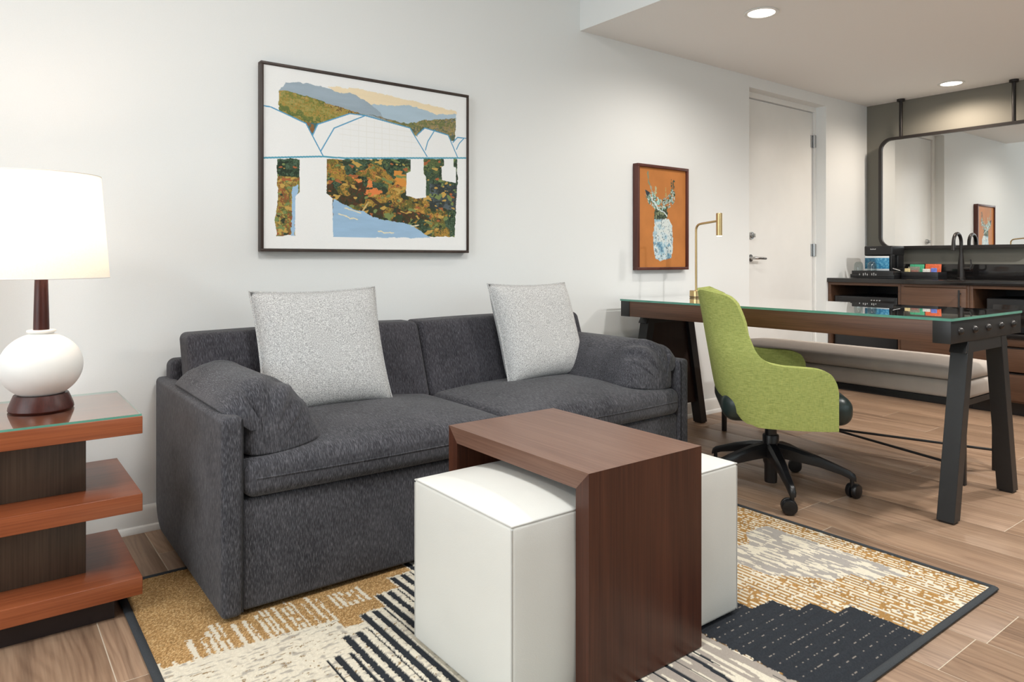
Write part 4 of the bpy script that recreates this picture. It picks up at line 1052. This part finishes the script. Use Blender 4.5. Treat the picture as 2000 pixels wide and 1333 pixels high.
obj('foot_base', G().box((5.66, -.385, .9385), (5.84, -.175, .96), .005, 2), M['plastic'], cm)
obj('tower', G().box((5.74, -.385, .96), (5.84, -.175, 1.06), .006, 2), M['plastic'], cm)
hd = obj('head', G().box((5.64, -.388, 1.055), (5.845, -.17, 1.132), .01, 3), M['plastic'], cm)
for i in range(7): obj('badge_letter', G().box((5.6385, -.222-.0062*i-.002, 1.103), (5.6402, -.222-.0062*i+.002, 1.1085 if i % 3 else 1.111), .0003, 1), simple('silver print', (210, 210, 208), .4) if i == 0 else bpy.data.materials['silver print'], hd)
obj('spout', G().tube([(5.69, -.28, 1.056), (5.69, -.28, 1.035)], .018, 14), M['plastic'], cm)
obj('side_post', G().box((5.62, -.392, .9385), (5.68, -.378, 1.06), .003, 1), M['plastic'], cm)
def card_mat():
    t = NT('printed blue card'); v = t.coord((1, 1, 1), 'Generated'); sp = t.n('ShaderNodeSeparateXYZ'); t.l(v, sp.inputs[0])
    wv = t.noise(t.coord((60, 60, 60)), 1.0, 4, .7)
    c = t.ramp(wv, [(.3, lin((20, 96, 150))), (.5, lin((58, 146, 190))), (.7, lin((130, 196, 216)))])
    dk_ = t.ramp(sp.outputs[1], [(.45, (1, 1, 1)), (.62, (.32, .42, .42))])
    c = t.mix(1.0, c, dk_, 'MULTIPLY')
    band = t.ramp(sp.outputs[2], [(0, (1, 1, 1)), (.12, (1, 1, 1)), (.121, (0, 0, 0)), (.87, (0, 0, 0)), (.871, (1, 1, 1))])
    r = [n for n in t.t.nodes if n.type == 'VALTORGB'][-1]; r.color_ramp.interpolation = 'CONSTANT'
    t.l(t.mix(band, c, lin((222, 226, 228))), t.b.inputs['Base Color']); t.b.inputs['Roughness'].default_value = .35; return t.m
cd = thing('info_card', 'glossy blue picture card standing in front of the coffee maker', 'card', (5.615, -.28, .938))
obj('card_sheet', G().box((5.612, -.376, .939), (5.616, -.190, 1.052), .0006, 1), card_mat(), cd)
obj('easel', G().box((5.6165, -.30, .939), (5.632, -.27, .99), .001, 1), M['trim'], cd)
for y, lab in ((-.165, 'upturned clear glass at the wall end of the black tray'), (-.272, 'upturned clear glass in front of the blue card')):
    gl = thing('drinking_glass', lab, 'glass', (5.56, y, .938), group='upturned glasses on the tray')
    pr = [(.0335, .9385), (.0335, .945), (.032, .985), (.027, 1.0), (.017, 1.008), (.001, 1.0095), (.001, 1.0065), (.016, 1.005), (.025, .997), (.0295, .983), (.031, .945), (.031, .9385), (.0335, .9385)]
    obj('bowl', G().lathe(pr, (5.56, y), 28, cap=False), M['tumbler'], gl, smooth=60)
    obj('rim', G().tube([(5.56+.0325*math.cos(2*math.pi*i/28), y+.0325*math.sin(2*math.pi*i/28), .940) for i in range(28)], .0016, 6, closed=True), M['tumbler'], gl)
# caddy of sachets
cdy = thing('sachet_caddy', 'small black caddy filled with tea and coffee sachets', 'caddy', (5.65, -.61, .88))
obj('caddy_body', tray_mesh(5.585, 5.74, -.735, -.478, .8805, .052), M['plastic'], cdy)
obj('caddy_divider', G().box((5.65, -.727, .8885), (5.654, -.486, .925), .0005, 1), M['plastic'], cdy)
def sachet(x, y0, y1, z1, rgb, lab, tilt):
    m = NT('sachet print %d %d %d' % rgb); f = m.noise(m.coord((90, 90, 90)), 1.0, 3); c = lin(rgb)
    m.l(m.ramp(f, [(.35, tuple(q*.75 for q in c)), (.6, c), (.8, tuple(min(1, q*1.25+.04) for q in c))]), m.b.inputs['Base Color']); m.b.inputs['Roughness'].default_value = .45
    g = G(); g.box((x-.004, y0, .8895), (x+.004, y1, z1), .0025, 2, 2, lambda a, b, z: (a+(z-.89)*tilt, b, z))
    tag(obj('sachet', g, m.m, None), lab, 'sachet', 'sachets in the caddy')
sachet(5.69, -.594, -.492, .988, (70, 170, 128), 'green tea sachet standing at the back of the caddy', .12)
sachet(5.69, -.712, -.602, .990, (222, 104, 62), 'orange tea sachet standing at the back of the caddy', .12)
sachet(5.672, -.570, -.488, .970, (136, 134, 120), 'grey brown sachet in front of the green one', .1)
sachet(5.608, -.530, -.492, .958, (226, 206, 150), 'pale yellow sachet at the front corner of the caddy', .05)
sachet(5.612, -.585, -.536, .946, (150, 104, 92), 'low reddish brown sachet at the front of the caddy', .05)
sachet(5.608, -.672, -.620, .955, (226, 224, 218), 'white sachet at the front of the caddy', .05)
sachet(5.606, -.718, -.678, .962, (110, 130, 210), 'blue and white sachet at the front of the caddy', .05)
sp_ = tag(obj('stir_stick', G().box((5.60, -.462, .9395), (5.606, -.408, .943), .001, 1, 1, lambda a, b, z: (a, b, z+(b+.462)*.28)), M['white_ceramic']), 'white stir stick lying across the tray end', 'stir stick')

# ------------------------------------------------------------------ ceiling hung mirror
mr = thing('mirror', 'large black framed mirror with rounded corners hung on two poles', 'mirror', (5.965, -.70, 1.11))
MY0, MY1, MZ0, MZ1, MRr = -1.262, -.137, 1.11, 2.02, .10
def rrect(y0, y1, z0, z1, r, n=8):
    p = []
    for cy, cz, a0 in ((y1-r, z1-r, 0), (y0+r, z1-r, 90), (y0+r, z0+r, 180), (y1-r, z0+r, 270)):
        for i in range(n+1):
            a = math.radians(a0+90*i/n); p.append((cy+r*math.cos(a), cz+r*math.sin(a)))
    return p
outer = rrect(MY0, MY1, MZ0, MZ1, MRr); inner = rrect(MY0+.024, MY1-.024, MZ0+.024, MZ1-.024, MRr-.024)
g = G(); n = len(outer); vs = []; fs = []
for x in (5.945, 5.985):
    vs += [(x, y, z) for y, z in outer]+[(x, y, z) for y, z in inner]
for i in range(n):
    j = (i+1) % n
    fs += [(i, j, n+j, n+i), (2*n+j, 2*n+i, 3*n+i, 3*n+j), (i, 2*n+i, 2*n+j, j), (n+i, n+j, 3*n+j, 3*n+i)]
g.add(vs, fs); obj('mirror_frame', g, M['blackmetal'], mr, smooth=40)
mid_ = rrect(MY0+.018, MY1-.018, MZ0+.018, MZ1-.018, MRr-.018)
g = G(); g.prism([(y, z) for y, z in mid_], 'x', 5.957, 5.972); obj('mirror_glass', g, M['mirror'], mr, smooth=20)
for y in (-.306, -1.088):
    p = obj('pole', G().tube([(5.965, y, MZ1-.002), (5.965, y, ZS-.01)], .013, 16), M['blackmetal'], mr)
    obj('flange', G().tube([(5.965, y, ZS-.018), (5.965, y, ZS-.0005)], .03, 20), M['blackmetal'], p)
